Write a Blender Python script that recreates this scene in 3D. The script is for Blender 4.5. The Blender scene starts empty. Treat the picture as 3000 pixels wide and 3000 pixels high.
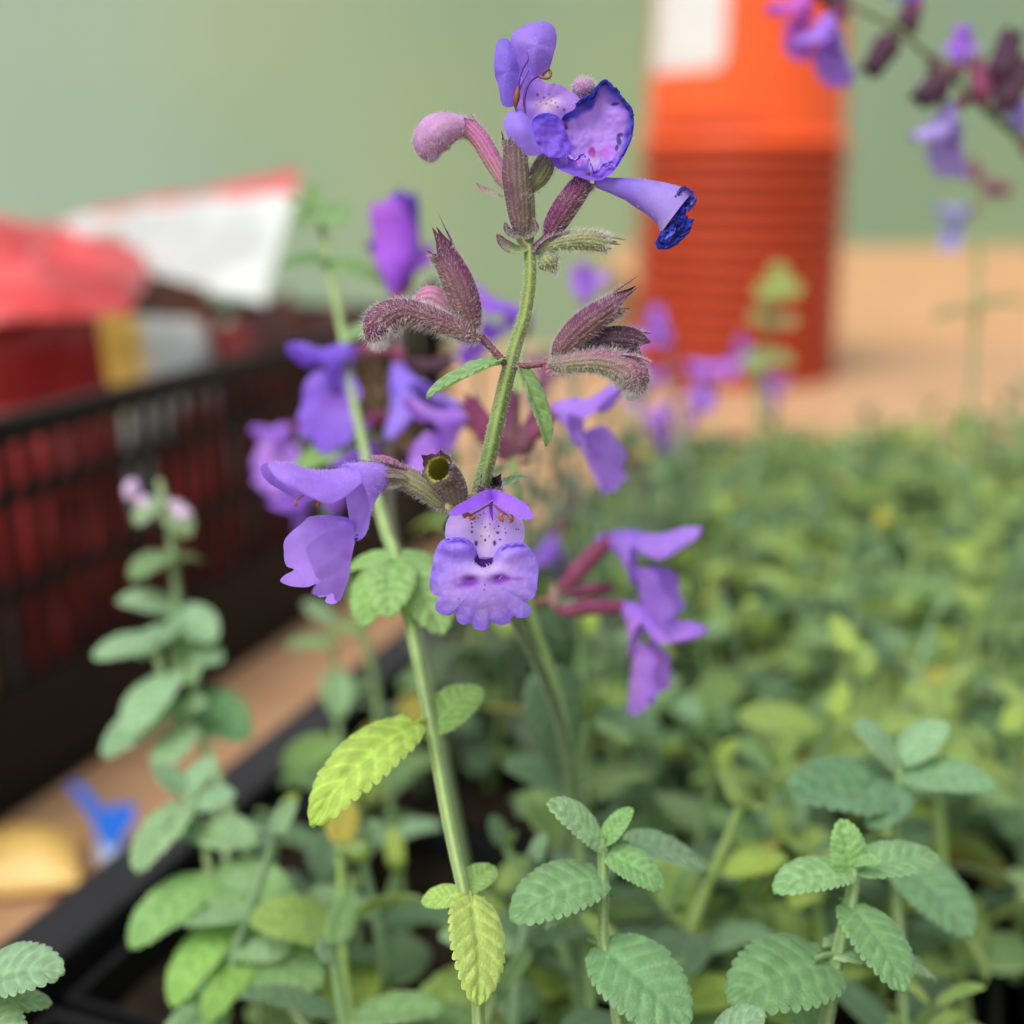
import bpy, math, random
import numpy as np
from mathutils import Vector, Matrix

random.seed(7)
RNG = np.random.RandomState(11)
scene = bpy.context.scene
COL = scene.collection

# ------------------------------------------------------------------ camera
TILT = math.radians(15.7)
CAM_Z = 0.175
F_PX = 2300.0            # focal length in pixels of the 1932 px wide photograph
FOCUS = 0.113
C0 = np.array([0.0, 0.0, CAM_Z])
RIGHT = np.array([1.0, 0.0, 0.0])
UP = np.array([0.0, math.sin(TILT), math.cos(TILT)])
FWD = np.array([0.0, math.cos(TILT), -math.sin(TILT)])

cam_data = bpy.data.cameras.new('camera')
cam = bpy.data.objects.new('camera', cam_data)
COL.objects.link(cam)
scene.camera = cam
cam.location = C0
cam.rotation_euler = (math.pi / 2 - TILT, 0, 0)
cam_data.sensor_width = 36.0
cam_data.lens = 36.0 * F_PX / 1932.0
cam_data.clip_start = 0.01
cam_data.clip_end = 500
cam_data.dof.use_dof = True
cam_data.dof.focus_distance = FOCUS
cam_data.dof.aperture_fstop = 12.2
cam_data.dof.aperture_blades = 0

# ------------------------------------------------------------------ sky, sun, exposure
SUN_EL, SUN_AZ = math.radians(58), math.radians(218)   # azimuth clockwise from +Y: from the left, behind the camera
sun_dir = Vector((math.sin(SUN_AZ) * math.cos(SUN_EL), math.cos(SUN_AZ) * math.cos(SUN_EL), math.sin(SUN_EL)))
world = bpy.data.worlds.new('World'); scene.world = world
world.use_nodes = True
wn = world.node_tree
wn.nodes.clear()
w_out = wn.nodes.new('ShaderNodeOutputWorld')
w_bg = wn.nodes.new('ShaderNodeBackground')
w_sky = wn.nodes.new('ShaderNodeTexSky')
w_sky.sky_type = 'NISHITA'
w_sky.sun_disc = False
w_sky.sun_elevation = SUN_EL
w_sky.sun_rotation = SUN_AZ
w_sky.air_density = 1.0
w_sky.dust_density = 4.0
w_sky.ozone_density = 1.0
w_hsv = wn.nodes.new('ShaderNodeHueSaturation')       # an overcast sky: nearly white
w_hsv.inputs['Saturation'].default_value = 0.22
wn.links.new(w_sky.outputs[0], w_hsv.inputs['Color'])
wn.links.new(w_hsv.outputs[0], w_bg.inputs['Color'])
w_bg.inputs['Strength'].default_value = 0.15
wn.links.new(w_bg.outputs[0], w_out.inputs['Surface'])

sun_data = bpy.data.lights.new('sun', 'SUN')
sun = bpy.data.objects.new('sun', sun_data)
COL.objects.link(sun)
sun_data.energy = 1.4
sun_data.angle = math.radians(28)
sun_data.color = (1.0, 0.95, 0.88)
sun.rotation_euler = sun_dir.to_track_quat('Z', 'Y').to_euler()

scene.view_settings.view_transform = 'Standard'
scene.view_settings.look = 'None'
scene.view_settings.gamma = 1.0
scene.view_settings.exposure = 0.36
scene.view_settings.use_curve_mapping = False
scene.render.engine = 'CYCLES'
scene.cycles.use_denoising = True
scene.cycles.max_bounces = 8
scene.cycles.diffuse_bounces = 4
scene.cycles.transmission_bounces = 6
scene.cycles.transparent_max_bounces = 8

# ------------------------------------------------------------------ helpers
def lin(r, g, b):
    def f(c):
        c /= 255.0
        return c / 12.92 if c <= 0.04045 else ((c + 0.055) / 1.055) ** 2.4
    return np.array([f(r), f(g), f(b)])

def P(x, y, Z=113.0):
    """photo pixel (1932 px frame) and depth in mm along the view axis -> world point"""
    z = Z / 1000.0
    return C0 + RIGHT * ((x - 966) / F_PX * z) + UP * ((966 - y) / F_PX * z) + FWD * z

def PX(p):
    d = np.asarray(p) - C0
    z = d @ FWD
    return 966 + F_PX * (d @ RIGHT) / z, 966 - F_PX * (d @ UP) / z, z

def camvec(v):
    """(right, up, towards the camera) -> world"""
    return RIGHT * v[0] + UP * v[1] - FWD * v[2]

def unit(v):
    v = np.asarray(v, float)
    n = np.linalg.norm(v, axis=-1, keepdims=True)
    return v / np.maximum(n, 1e-12)

_LAT = np.random.RandomState(3).rand(4, 24, 24, 24)
def vn(p, freq, seed=0):
    q = np.asarray(p, float) * freq + seed * 7.31
    i = np.floor(q).astype(int)
    f = q - i
    f = f * f * (3 - 2 * f)
    L = _LAT[seed % 4]
    r = 0
    for a in (0, 1):
        for b in (0, 1):
            for c in (0, 1):
                w = (f[..., 0] if a else 1 - f[..., 0]) * (f[..., 1] if b else 1 - f[..., 1]) * (f[..., 2] if c else 1 - f[..., 2])
                r = r + w * L[(i[..., 0] + a) % 24, (i[..., 1] + b) % 24, (i[..., 2] + c) % 24]
    return r

def spline(pts, m, closed=False):
    p = np.asarray(pts, float)
    n = len(p)
    if closed:
        q = np.vstack([p[-1], p, p[0], p[1]])
        t = np.linspace(0, n, m, endpoint=False)
    else:
        q = np.vstack([2 * p[0] - p[1], p, 2 * p[-1] - p[-2]])
        t = np.linspace(0, n - 1, m)
        t[-1] -= 1e-9
    i = np.floor(t).astype(int)
    f = (t - i)[:, None]
    a, b, c, d = q[i], q[i + 1], q[i + 2], q[i + 3]
    return 0.5 * (2 * b + (c - a) * f + (2 * a - 5 * b + 4 * c - d) * f ** 2 + (3 * b - a - 3 * c + d) * f ** 3)

def grid_faces(nu, nv, closed):
    u, v = np.meshgrid(np.arange(nu - 1), np.arange(nv if closed else nv - 1), indexing='ij')
    w = (v + 1) % nv
    return np.stack([u * nv + v, (u + 1) * nv + v, (u + 1) * nv + w, u * nv + w], -1).reshape(-1, 4)

ORG = {}
def new_obj(name, data, parent, loc):
    o = bpy.data.objects.new(name, data)
    COL.objects.link(o)
    if parent is not None:
        o.parent = parent
        o.location = np.asarray(loc) - ORG[parent.name]
    else:
        o.location = loc
    ORG[o.name] = np.asarray(loc, float)
    return o

def raw_mesh(name, V, F, mat, col=None, smooth=True):
    me = bpy.data.meshes.new(name)
    V = np.asarray(V, float)
    F = [np.asarray(f) for f in (F if isinstance(F, (list, tuple)) else [F]) if len(f)]
    me.vertices.add(len(V))
    me.vertices.foreach_set('co', V.astype(np.float32).ravel())
    loops = np.concatenate([f.ravel() for f in F])
    tot = np.concatenate([np.full(len(f), f.shape[1]) for f in F])
    st = np.concatenate([[0], np.cumsum(tot)[:-1]])
    me.loops.add(len(loops)); me.loops.foreach_set('vertex_index', loops.astype(np.int32))
    me.polygons.add(len(tot))
    me.polygons.foreach_set('loop_start', st.astype(np.int32))
    try:
        me.polygons.foreach_set('loop_total', tot.astype(np.int32))
    except Exception:
        pass
    me.polygons.foreach_set('use_smooth', np.full(len(tot), bool(smooth)))
    if col is not None:
        a = me.color_attributes.new('Col', 'FLOAT_COLOR', 'POINT')
        c = np.ones((len(V), 4), np.float32)
        c[:, :3] = np.clip(col, 0, 1)
        a.data.foreach_set('color', c.ravel())
    me.update(calc_edges=True)
    me.validate()
    if mat is not None:
        me.materials.append(mat)
    return me

def mesh(name, V, F, mat, parent=None, col=None, smooth=True, origin=None):
    """one mesh object; V in world coordinates"""
    V = np.asarray(V, float).reshape(-1, 3)
    if origin is None:
        origin = ORG[parent.name] if parent is not None else V.mean(0) * [1, 1, 0] + [0, 0, V[:, 2].min()]
    me = raw_mesh(name, V - origin, F, mat, None if col is None else np.asarray(col).reshape(-1, 3), smooth)
    return new_obj(name, me, parent, origin)

def tag(o, label=None, cat=None, group=None, kind=None):
    if label: o['label'] = label
    if cat: o['category'] = cat
    if group: o['group'] = group
    if kind: o['kind'] = kind
    return o

def thing(name, loc, label, cat, group=None):
    o = new_obj(name, None, None, np.asarray(loc, float))
    o.empty_display_size = 0.01
    return tag(o, label, cat, group)

def sweep(path, rad, n=16, ref=None, cs=None, rad2=None):
    """path (m,3), rad (m,), angle 0 at ref; returns (m,n,3), phi"""
    path = np.asarray(path); m = len(path)
    t = unit(np.gradient(path, axis=0))
    if ref is None:
        ref = UP + 0.01
        if abs(np.dot(t[0], unit(ref))) > .8: ref = RIGHT
    u = np.zeros_like(path)
    r0 = np.asarray(ref, float)
    for i in range(m):
        q = r0 - t[i] * (r0 @ t[i])
        if np.linalg.norm(q) < .12 and i: q = u[i - 1] - t[i] * (u[i - 1] @ t[i])
        u[i] = unit(q)
    v = np.cross(t, u)
    phi = np.linspace(0, 2 * np.pi, n, endpoint=False)
    c = np.ones((m, n)) if cs is None else cs(phi[None, :], np.linspace(0, 1, m)[:, None])
    ra = np.asarray(rad)[:, None] * c
    rb = ra if rad2 is None else np.asarray(rad2)[:, None] * c
    G = path[:, None] + (ra * np.cos(phi))[..., None] * u[:, None] + (rb * np.sin(phi))[..., None] * v[:, None]
    return G, phi, t, u, v

def box_vf(c, h, ax=None, bevel=0.0):
    """box centre c, half sizes h, axes ax (3x3 rows)"""
    ax = np.eye(3) if ax is None else np.asarray(ax)
    if bevel <= 0:
        s = np.array([[x, y, z] for x in (-1, 1) for y in (-1, 1) for z in (-1, 1)], float) * h
        F = np.array([[0, 1, 3, 2], [4, 6, 7, 5], [0, 4, 5, 1], [2, 3, 7, 6], [0, 2, 6, 4], [1, 5, 7, 3]])
        return s @ ax + c, [F]
    import bmesh
    bm = bmesh.new()
    bmesh.ops.create_cube(bm, size=2)
    for vv in bm.verts: vv.co = Vector((vv.co.x * h[0], vv.co.y * h[1], vv.co.z * h[2]))
    bmesh.ops.bevel(bm, geom=bm.edges[:], offset=bevel, segments=2, affect='EDGES', profile=.5)
    bm.verts.ensure_lookup_table()
    V = np.array([list(vv.co) for vv in bm.verts])
    f3, f4 = [], []
    for f in bm.faces:
        ids = [vv.index for vv in f.verts]
        if len(ids) == 4: f4.append(ids)
        elif len(ids) == 3: f3.append(ids)
        else:
            for k in range(1, len(ids) - 1): f3.append([ids[0], ids[k], ids[k + 1]])
    bm.free()
    return V @ ax + c, [np.array(f4).reshape(-1, 4), np.array(f3).reshape(-1, 3)]

def join_vf(parts):
    V, F, o = [], {3: [], 4: []}, 0
    for v, f in parts:
        V.append(v)
        for q in f:
            if len(q): F[q.shape[1]].append(q + o)
        o += len(v)
    return np.vstack(V), [np.vstack(F[k]) for k in (4, 3) if F[k]]

# ------------------------------------------------------------------ materials
def new_mat(name):
    m = bpy.data.materials.new(name); m.use_nodes = True
    nt = m.node_tree; nt.nodes.clear()
    return m, nt, nt.nodes, nt.links

def noise_node(N, Lk, coord, scale, detail=4, rough=.55):
    n = N.new('ShaderNodeTexNoise'); n.inputs['Scale'].default_value = scale
    n.inputs['Detail'].default_value = detail; n.inputs['Roughness'].default_value = rough
    Lk.new(coord, n.inputs['Vector'])
    return n

def thin_mat(name, source, translucency=.35, rough=.5, spec=.3, bump_scale=1500, bump=.15, bump_dist=.0002, var=.12, sheen=0.0, var_scale=300, tcol=(1, 1, 1), gain=1.0, sat=1.0):
    """petals and leaves: pigment from a colour attribute ('attr') or object colour x attribute ('obj')"""
    m, nt, N, Lk = new_mat(name)
    out = N.new('ShaderNodeOutputMaterial')
    at = N.new('ShaderNodeVertexColor'); at.layer_name = 'Col'
    colr = at.outputs['Color']
    if gain != 1:
        gm = N.new('ShaderNodeMixRGB'); gm.blend_type = 'MULTIPLY'; gm.inputs[0].default_value = 1; gm.inputs[2].default_value = (gain, gain, gain, 1)
        Lk.new(colr, gm.inputs[1]); colr = gm.outputs[0]
    if source == 'obj':
        oi = N.new('ShaderNodeObjectInfo')
        mx = N.new('ShaderNodeMixRGB'); mx.blend_type = 'MULTIPLY'; mx.inputs[0].default_value = 1
        Lk.new(oi.outputs['Color'], mx.inputs[1]); Lk.new(colr, mx.inputs[2]); colr = mx.outputs[0]
    tc = N.new('ShaderNodeTexCoord')
    nz = noise_node(N, Lk, tc.outputs['Object'], var_scale)
    hs = N.new('ShaderNodeHueSaturation'); hs.inputs['Saturation'].default_value = sat
    mr = N.new('ShaderNodeMapRange'); mr.inputs[1].default_value = .25; mr.inputs[2].default_value = .75
    mr.inputs[3].default_value = 1 - var; mr.inputs[4].default_value = 1 + var
    Lk.new(nz.outputs['Fac'], mr.inputs[0]); Lk.new(mr.outputs[0], hs.inputs['Value'])
    Lk.new(colr, hs.inputs['Color'])
    colr = hs.outputs[0]
    nb = noise_node(N, Lk, tc.outputs['Object'], bump_scale, 3)
    bp = N.new('ShaderNodeBump'); bp.inputs['Strength'].default_value = bump; bp.inputs['Distance'].default_value = bump_dist
    Lk.new(nb.outputs['Fac'], bp.inputs['Height'])
    pr = N.new('ShaderNodeBsdfPrincipled')
    pr.inputs['Roughness'].default_value = rough
    pr.inputs['Specular IOR Level'].default_value = spec
    pr.inputs['Sheen Weight'].default_value = sheen
    pr.inputs['Sheen Roughness'].default_value = .4
    Lk.new(colr, pr.inputs['Base Color']); Lk.new(bp.outputs[0], pr.inputs['Normal'])
    tr = N.new('ShaderNodeBsdfTranslucent')
    tm = N.new('ShaderNodeMixRGB'); tm.blend_type = 'MULTIPLY'; tm.inputs[0].default_value = 1
    tm.inputs[2].default_value = (*tcol, 1)
    Lk.new(colr, tm.inputs[1]); Lk.new(tm.outputs[0], tr.inputs['Color'])
    ms = N.new('ShaderNodeMixShader'); ms.inputs[0].default_value = translucency
    Lk.new(pr.outputs[0], ms.inputs[1]); Lk.new(tr.outputs[0], ms.inputs[2])
    Lk.new(ms.outputs[0], out.inputs[0])
    return m

def solid_mat(name, c1, c2=None, scale=20, rough=.5, spec=.4, bump=0.0, bump_scale=100, bump_dist=.001, attr=False, stretch=None, sub=0.0, detail=5):
    m, nt, N, Lk = new_mat(name)
    out = N.new('ShaderNodeOutputMaterial')
    pr = N.new('ShaderNodeBsdfPrincipled'); Lk.new(pr.outputs[0], out.inputs[0])
    pr.inputs['Roughness'].default_value = rough
    pr.inputs['Specular IOR Level'].default_value = spec
    tc = N.new('ShaderNodeTexCoord')
    vec = tc.outputs['Object']
    if stretch:
        mp = N.new('ShaderNodeMapping'); mp.inputs['Scale'].default_value = stretch
        Lk.new(vec, mp.inputs[0]); vec = mp.outputs[0]
    nz = noise_node(N, Lk, vec, scale, detail)
    if attr:
        at = N.new('ShaderNodeVertexColor'); at.layer_name = 'Col'
        hs = N.new('ShaderNodeHueSaturation')
        mr = N.new('ShaderNodeMapRange'); mr.inputs[1].default_value = .25; mr.inputs[2].default_value = .75
        mr.inputs[3].default_value = .85; mr.inputs[4].default_value = 1.15
        Lk.new(nz.outputs['Fac'], mr.inputs[0]); Lk.new(mr.outputs[0], hs.inputs['Value'])
        Lk.new(at.outputs['Color'], hs.inputs['Color']); Lk.new(hs.outputs[0], pr.inputs['Base Color'])
    else:
        cr = N.new('ShaderNodeValToRGB')
        cr.color_ramp.elements[0].position = .3; cr.color_ramp.elements[1].position = .7
        cr.color_ramp.elements[0].color = (*c1, 1); cr.color_ramp.elements[1].color = (*(c2 if c2 is not None else c1), 1)
        Lk.new(nz.outputs['Fac'], cr.inputs[0]); Lk.new(cr.outputs[0], pr.inputs['Base Color'])
    if bump > 0:
        nb = noise_node(N, Lk, vec, bump_scale, 4)
        bp = N.new('ShaderNodeBump'); bp.inputs['Strength'].default_value = bump; bp.inputs['Distance'].default_value = bump_dist
        Lk.new(nb.outputs['Fac'], bp.inputs['Height']); Lk.new(bp.outputs[0], pr.inputs['Normal'])
    return m

M_PETAL = thin_mat('petal', 'attr', .40, .5, .22, 1900, .30, .00012, .13, .2, 800, (1.1, 1, 1.05), 1.26)
M_CALYX = thin_mat('calyx', 'attr', .12, .6, .25, 2600, .35, .00012, .18, .1, 900)
M_STEM = thin_mat('stem', 'attr', .10, .55, .3, 2200, .35, .00012, .15, .3, 700)
M_LEAF = thin_mat('leaf', 'obj', .36, .55, .3, 34, .55, .0004, .16, .25, 9, (1.05, 1.05, .5), 1.12, .97)
M_HAIR = thin_mat('hair', 'attr', .45, .5, .2, 500, 0, .0001, .0)
M_ANTHER = thin_mat('anther', 'attr', .1, .5, .4, 3000, .3, .0001, .2)
M_WOOD = solid_mat('plywood', lin(182, 142, 106), lin(200, 160, 122), 6, .55, .3, .12, 60, .001, stretch=(1, 8, 1))
M_WOOD2 = solid_mat('pine_boards', lin(192, 146, 102), lin(206, 160, 114), 5, .55, .3, .12, 50, .001, stretch=(6, 1, 1))
M_BLACK = solid_mat('black_plastic', (.005, .005, .006), (.009, .0085, .009), 30, .5, .22, .15, 400, .0004)
M_TRAY = solid_mat('tray_plastic', (.010, .010, .011), (.02, .0195, .021), 25, .42, .4, .15, 300, .0004)
M_COMPOST = solid_mat('compost', (.008, .006, .004), (.035, .024, .016), 220, .95, .1, 1, 350, .004)
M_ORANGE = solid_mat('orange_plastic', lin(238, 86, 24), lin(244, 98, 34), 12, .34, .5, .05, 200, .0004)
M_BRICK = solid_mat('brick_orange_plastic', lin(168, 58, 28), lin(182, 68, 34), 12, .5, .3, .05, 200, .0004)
M_LABELP = solid_mat('label_paper', (.66, .67, .64), (.72, .72, .70), 40, .5, .3)
M_PACK = solid_mat('printed_film', None, None, 60, .35, .5, .25, 45, .004, attr=True)
M_BLUE = solid_mat('blue_plastic', lin(0, 104, 232), lin(10, 120, 240), 30, .35, .5)
M_GROUND = solid_mat('gravel', (.16, .15, .12), (.30, .28, .23), 60, .9, .2, .6, 90, .01)

# ------------------------------------------------------------------ the setting
V, F = box_vf(np.array([0, 60, -.76]), np.array([120, 120, .01]))
g = mesh('ground', V, F, M_GROUND, origin=np.array([0, 0, -.75]), smooth=False)
tag(g, 'grey gravel ground under the benches', None, None, 'structure')

# pale green shade cloth hung behind the benches
def make_screen():
    m, nt, N, Lk = new_mat('shade_cloth')
    out = N.new('ShaderNodeOutputMaterial')
    tc = N.new('ShaderNodeTexCoord')
    a = noise_node(N, Lk, tc.outputs['Object'], .9, 2, .4)
    r = N.new('ShaderNodeValToRGB')
    e = r.color_ramp.elements
    e[0].position = .30; e[0].color = (*lin(148, 178, 160), 1)
    e[1].position = .70; e[1].color = (*lin(182, 194, 138), 1)
    k = e.new(.5); k.color = (*lin(160, 182, 142), 1)
    Lk.new(a.outputs['Fac'], r.inputs[0])
    sp = N.new('ShaderNodeSeparateXYZ'); Lk.new(tc.outputs['Object'], sp.inputs[0])
    mr = N.new('ShaderNodeMapRange'); mr.inputs[1].default_value = -2.6; mr.inputs[2].default_value = 2.4
    Lk.new(sp.outputs['X'], mr.inputs[0])
    r2 = N.new('ShaderNodeValToRGB')
    e2 = r2.color_ramp.elements
    e2[0].position = .0; e2[0].color = (*lin(192, 214, 206), 1)
    e2[1].position = 1.; e2[1].color = (*lin(138, 162, 130), 1)
    k2 = e2.new(.45); k2.color = (*lin(176, 192, 150), 1)
    Lk.new(mr.outputs[0], r2.inputs[0])
    mx = N.new('ShaderNodeMixRGB'); mx.inputs[0].default_value = .62
    Lk.new(r.outputs[0], mx.inputs[1]); Lk.new(r2.outputs[0], mx.inputs[2])
    pr = N.new('ShaderNodeBsdfPrincipled'); pr.inputs['Roughness'].default_value = .9
    pr.inputs['Specular IOR Level'].default_value = .1
    tr = N.new('ShaderNodeBsdfTranslucent')
    Lk.new(mx.outputs[0], pr.inputs['Base Color']); Lk.new(mx.outputs[0], tr.inputs['Color'])
    ms = N.new('ShaderNodeMixShader'); ms.inputs[0].default_value = .3
    Lk.new(pr.outputs[0], ms.inputs[1]); Lk.new(tr.outputs[0], ms.inputs[2]); Lk.new(ms.outputs[0], out.inputs[0])
    xs = np.linspace(-7, 7, 120); zs = np.linspace(-.74, 1.9, 24)
    X, Z = np.meshgrid(xs, zs, indexing='ij')
    Y = 5 + .03 * np.sin(X * 2.1 + .4 * np.sin(Z * 2)) + .008 * np.sin(X * 7.3 + 1)
    t = thing('shade_screen', (0, 5, -.75), 'pale grey-green shade cloth hung on posts behind the benches', 'screen')
    mesh('cloth', np.stack([X, Y, Z], -1).reshape(-1, 3), grid_faces(120, 24, False), m, t)
    mp = solid_mat('galvanised', (.3, .31, .31), (.4, .41, .41), 30, .45, .5)
    for x in (-7.03, -3.5, 0.0, 3.5, 7.03):
        G, *_ = sweep(np.array([[x, 5.14, -.76], [x, 5.14, .6], [x, 5.14, 2.0]]), np.full(3, .03), 14)
        mesh('post', G.reshape(-1, 3), grid_faces(3, 14, True), mp, t)
make_screen()

def bench(name, x0, x1, y0, y1, top, mat, label):
    t = thing(name, ((x0 + x1) / 2, (y0 + y1) / 2, -.75), label, 'bench')
    V, F = box_vf(np.array([(x0 + x1) / 2, (y0 + y1) / 2, top - .011]), np.array([(x1 - x0) / 2, (y1 - y0) / 2, .011]), None, .002)
    mesh('bench_top', V, F, mat, t, smooth=False)
    for x in (x0 + .06, x1 - .06):
        for y in (y0 + .06, y1 - .06):
            V, F = box_vf(np.array([x, y, (top - .022 - .75) / 2]), np.array([.03, .03, (top - .022 + .75) / 2]), None, .002)
            mesh('leg', V, F, mat, t, smooth=False)
    for y in (y0 + .1, y1 - .1):
        V, F = box_vf(np.array([(x0 + x1) / 2, y, top - .022 - .041]), np.array([(x1 - x0) / 2 - .1, .012, .04]), None, .002)
        mesh('rail', V, F, mat, t, smooth=False)
    return t
bench('potting_bench', -.85, 1.15, -.25, 1.25, 0.0, M_WOOD, 'tan plywood bench carrying the plant tray, black crate and orange pots')
bench('potting_bench', .20, 2.4, 1.262, 2.95, -.002, M_WOOD2, 'orange-tan board bench standing empty behind the stacked orange pots')

# ------------------------------------------------------------------ stack of orange pots
SX, SY = .197, 1.085
def make_pots():
    N = 64
    prof = [(.0865, 0), (.0885, .0006), (.089, .002), (.089, .0062), (.0882, .0073), (.0865, .0078), (.0828, .0080), (.0826, .0105),
            (.0822, .03), (.0808, .07), (.079, .115), (.0775, .142), (.0762, .147), (.073, .1495), (.045, .1497), (.016, .1497), (.012, .1497)]
    inner = [(.012, .1475), (.016, .1475), (.045, .1475), (.072, .147), (.0755, .141), (.077, .114), (.0788, .07), (.0802, .03), (.0808, .0115), (.0814, .0085), (.0846, .0072), (.0846, .0)]
    prof = prof + inner
    r = np.array([p[0] for p in prof]); z = np.array([p[1] for p in prof])
    ph = np.linspace(0, 2 * np.pi, N, endpoint=False)
    G = np.stack([r[:, None] * np.cos(ph), r[:, None] * np.sin(ph), np.repeat(z[:, None], N, 1)], -1)
    Fc = grid_faces(len(prof), N, True)
    close = np.stack([(len(prof) - 1) * N + np.arange(N), np.arange(N), (np.arange(N) + 1) % N, (len(prof) - 1) * N + (np.arange(N) + 1) % N], -1)
    me = raw_mesh('plant_pot', G.reshape(-1, 3), [np.vstack([Fc, close])[:, ::-1]], M_ORANGE)
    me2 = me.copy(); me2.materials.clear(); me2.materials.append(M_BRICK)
    n = 15
    for k in range(n):
        o = new_obj('plant_pot', me, None, np.array([SX + random.uniform(-.0006, .0006), SY + random.uniform(-.0006, .0006), .0005 + k * .0138]))
        o.rotation_euler.z = random.uniform(0, 6)
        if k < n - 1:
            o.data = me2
        if k == n - 1:
            tag(o, 'smooth orange plastic pot upside down on top of its stack, with a white label', 'plant pot', 'orange pots nested in one upside-down stack')
            # white sticker wrapped on the wall of the top pot
            a0, a1 = math.radians(190), math.radians(247)
            A, Zz = np.meshgrid(np.linspace(-1, 1, 40), np.linspace(-1, 1, 24), indexing='ij')
            # rounded rectangle mapping
            e = 8
            sc = 1 / np.maximum((np.abs(A) ** e + np.abs(Zz) ** e) ** (1 / e), 1e-6) * np.maximum(np.abs(A), np.abs(Zz))
            A2, Z2 = A * sc, Zz * sc
            ang = (a0 + a1) / 2 + A2 * (a1 - a0) / 2
            zz = .098 + Z2 * .041
            rr = np.interp(zz, [.03, .07, .115, .142], [.0822, .0808, .079, .0775]) + .0006
            W = np.stack([rr * np.cos(ang), rr * np.sin(ang), zz], -1) + ORG[o.name]
            o.rotation_euler.z = 0
            lb = mesh('label', W.reshape(-1, 3), grid_faces(40, 24, False), M_LABELP, o)
            tag(lb, 'blank white paper sticker')
        elif k == 0:
            tag(o, 'brick-orange plastic pot at the bottom of the stack, its rim on the bench', 'plant pot', 'orange pots nested in one upside-down stack')
        else:
            tag(o, 'brick-orange plastic pot nested inside the stack with only its rim showing', 'plant pot', 'orange pots nested in one upside-down stack')
make_pots()

# ------------------------------------------------------------------ crate, tray and what lies beside them
E1 = np.array([.353, .9356, 0.]); E2 = np.array([.9356, -.353, 0.]); EZ = np.array([0, 0, 1.])
AX = np.stack([E1, E2, EZ])

def obox(o, a0, a1, b0, b1, z0, z1, bevel=0.0):
    c = o + E1 * (a0 + a1) / 2 + E2 * (b0 + b1) / 2 + EZ * (z0 + z1) / 2
    return box_vf(c, np.array([(a1 - a0) / 2, (b1 - b0) / 2, (z1 - z0) / 2]), AX, bevel)

def make_crate():
    o = np.array([-.1415, .3009, 0.0])
    a0, a1, b0, b1 = -.19, .295, -.29, 0.0
    t = thing('plastic_crate', o + E1 * (a0 + a1) / 2 + E2 * (b0 + b1) / 2, 'black slatted plastic crate full of red packets on the plywood bench', 'crate')
    T = .004
    V, F = obox(o, a0, a1, b0, b1, .001, .005); mesh('base', V, F, M_BLACK, t, smooth=False)
    for (z0, z1, nm, out) in ((.0052, .037, 'lower_wall', 0), (.0605, .0645, 'band', .0), (.087, .0915, 'band', .0), (.1045, .112, 'rim', .003)):
        ps = [obox(o, a0 - out, a1 + out, b1 - T, b1 + out, z0, z1, .0008), obox(o, a0 - out, a1 + out, b0 - out, b0 + T, z0, z1, .0008),
              obox(o, a0 - out, a0 + T, b0 + T, b1 - T, z0, z1, .0008), obox(o, a1 - T, a1 + out, b0 + T, b1 - T, z0, z1, .0008)]
        V, F = join_vf(ps); mesh(nm, V, F, M_BLACK, t, smooth=False)
    sp = .0094
    def proto(da, db):
        V, F = box_vf(np.zeros(3), np.array([da, db, .034]), AX, .0005)
        return raw_mesh('slat', V, F, M_BLACK, smooth=False)
    m1, m2 = proto(.0025, .0007), proto(.0007, .0025)
    n = int((a1 - a0) / sp)
    for i in range(n + 1):
        a = a0 + .002 + i * (a1 - a0 - .004) / n
        for b in (b1 - .0026, b0 + .0026):
            new_obj('slat', m1, t, o + E1 * a + E2 * b + EZ * .071)
    n = int((b1 - b0) / (sp * 1.35))
    for i in range(1, n):
        b = b0 + i * (b1 - b0) / n
        for a in (a1 - .0022, a0 + .0022):
            new_obj('slat', m2, t, o + E1 * a + E2 * b + EZ * .071)
    for (a, b) in ((a0, b0), (a0, b1), (a1, b0), (a1, b1)):
        V, F = obox(o, a - .006, a + .006, b - .006, b + .006, .0012, .1118, .0015); mesh('corner_post', V, F, M_BLACK, t, smooth=False)
    return o
CR = make_crate()

def pouch(name, corners, thick, colf, label, seed, cat='packet', group=None, n=36):
    """a filled film packet; corners world, going round"""
    c = [np.asarray(k, float) for k in corners]
    u, v = np.meshgrid(np.linspace(0, 1, n), np.linspace(0, 1, n), indexing='ij')
    U, Vv = u[..., None], v[..., None]
    B = (1 - U) * (1 - Vv) * c[0] + U * (1 - Vv) * c[1] + U * Vv * c[2] + (1 - U) * Vv * c[3]
    nrm = unit(np.cross(c[1] - c[0], c[3] - c[0]))
    if nrm @ (C0 - B.mean((0, 1))) < 0: nrm = -nrm
    inf = (np.clip(4 * u * (1 - u), 0, 1) ** .55) * (np.clip(4 * v * (1 - v), 0, 1) ** .55)
    cr = (vn(B, 60, seed) - .5) * .9 + (vn(B, 150, seed + 1) - .5) * .35
    top = B + nrm * (thick * inf * (1 + .5 * cr))[..., None] + nrm * (cr * .004)[..., None]
    bot = B - nrm * (thick * inf * .8)[..., None] + nrm * (cr * .004)[..., None]
    F = grid_faces(n, n, False)
    V = np.vstack([top.reshape(-1, 3), bot.reshape(-1, 3)])
    col = colf(u.ravel(), v.ravel(), B.reshape(-1, 3))
    o = mesh(name, V, [F, F[:, ::-1] + n * n], M_PACK, None, np.vstack([col, col]))
    return tag(o, label, cat, group)

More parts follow.
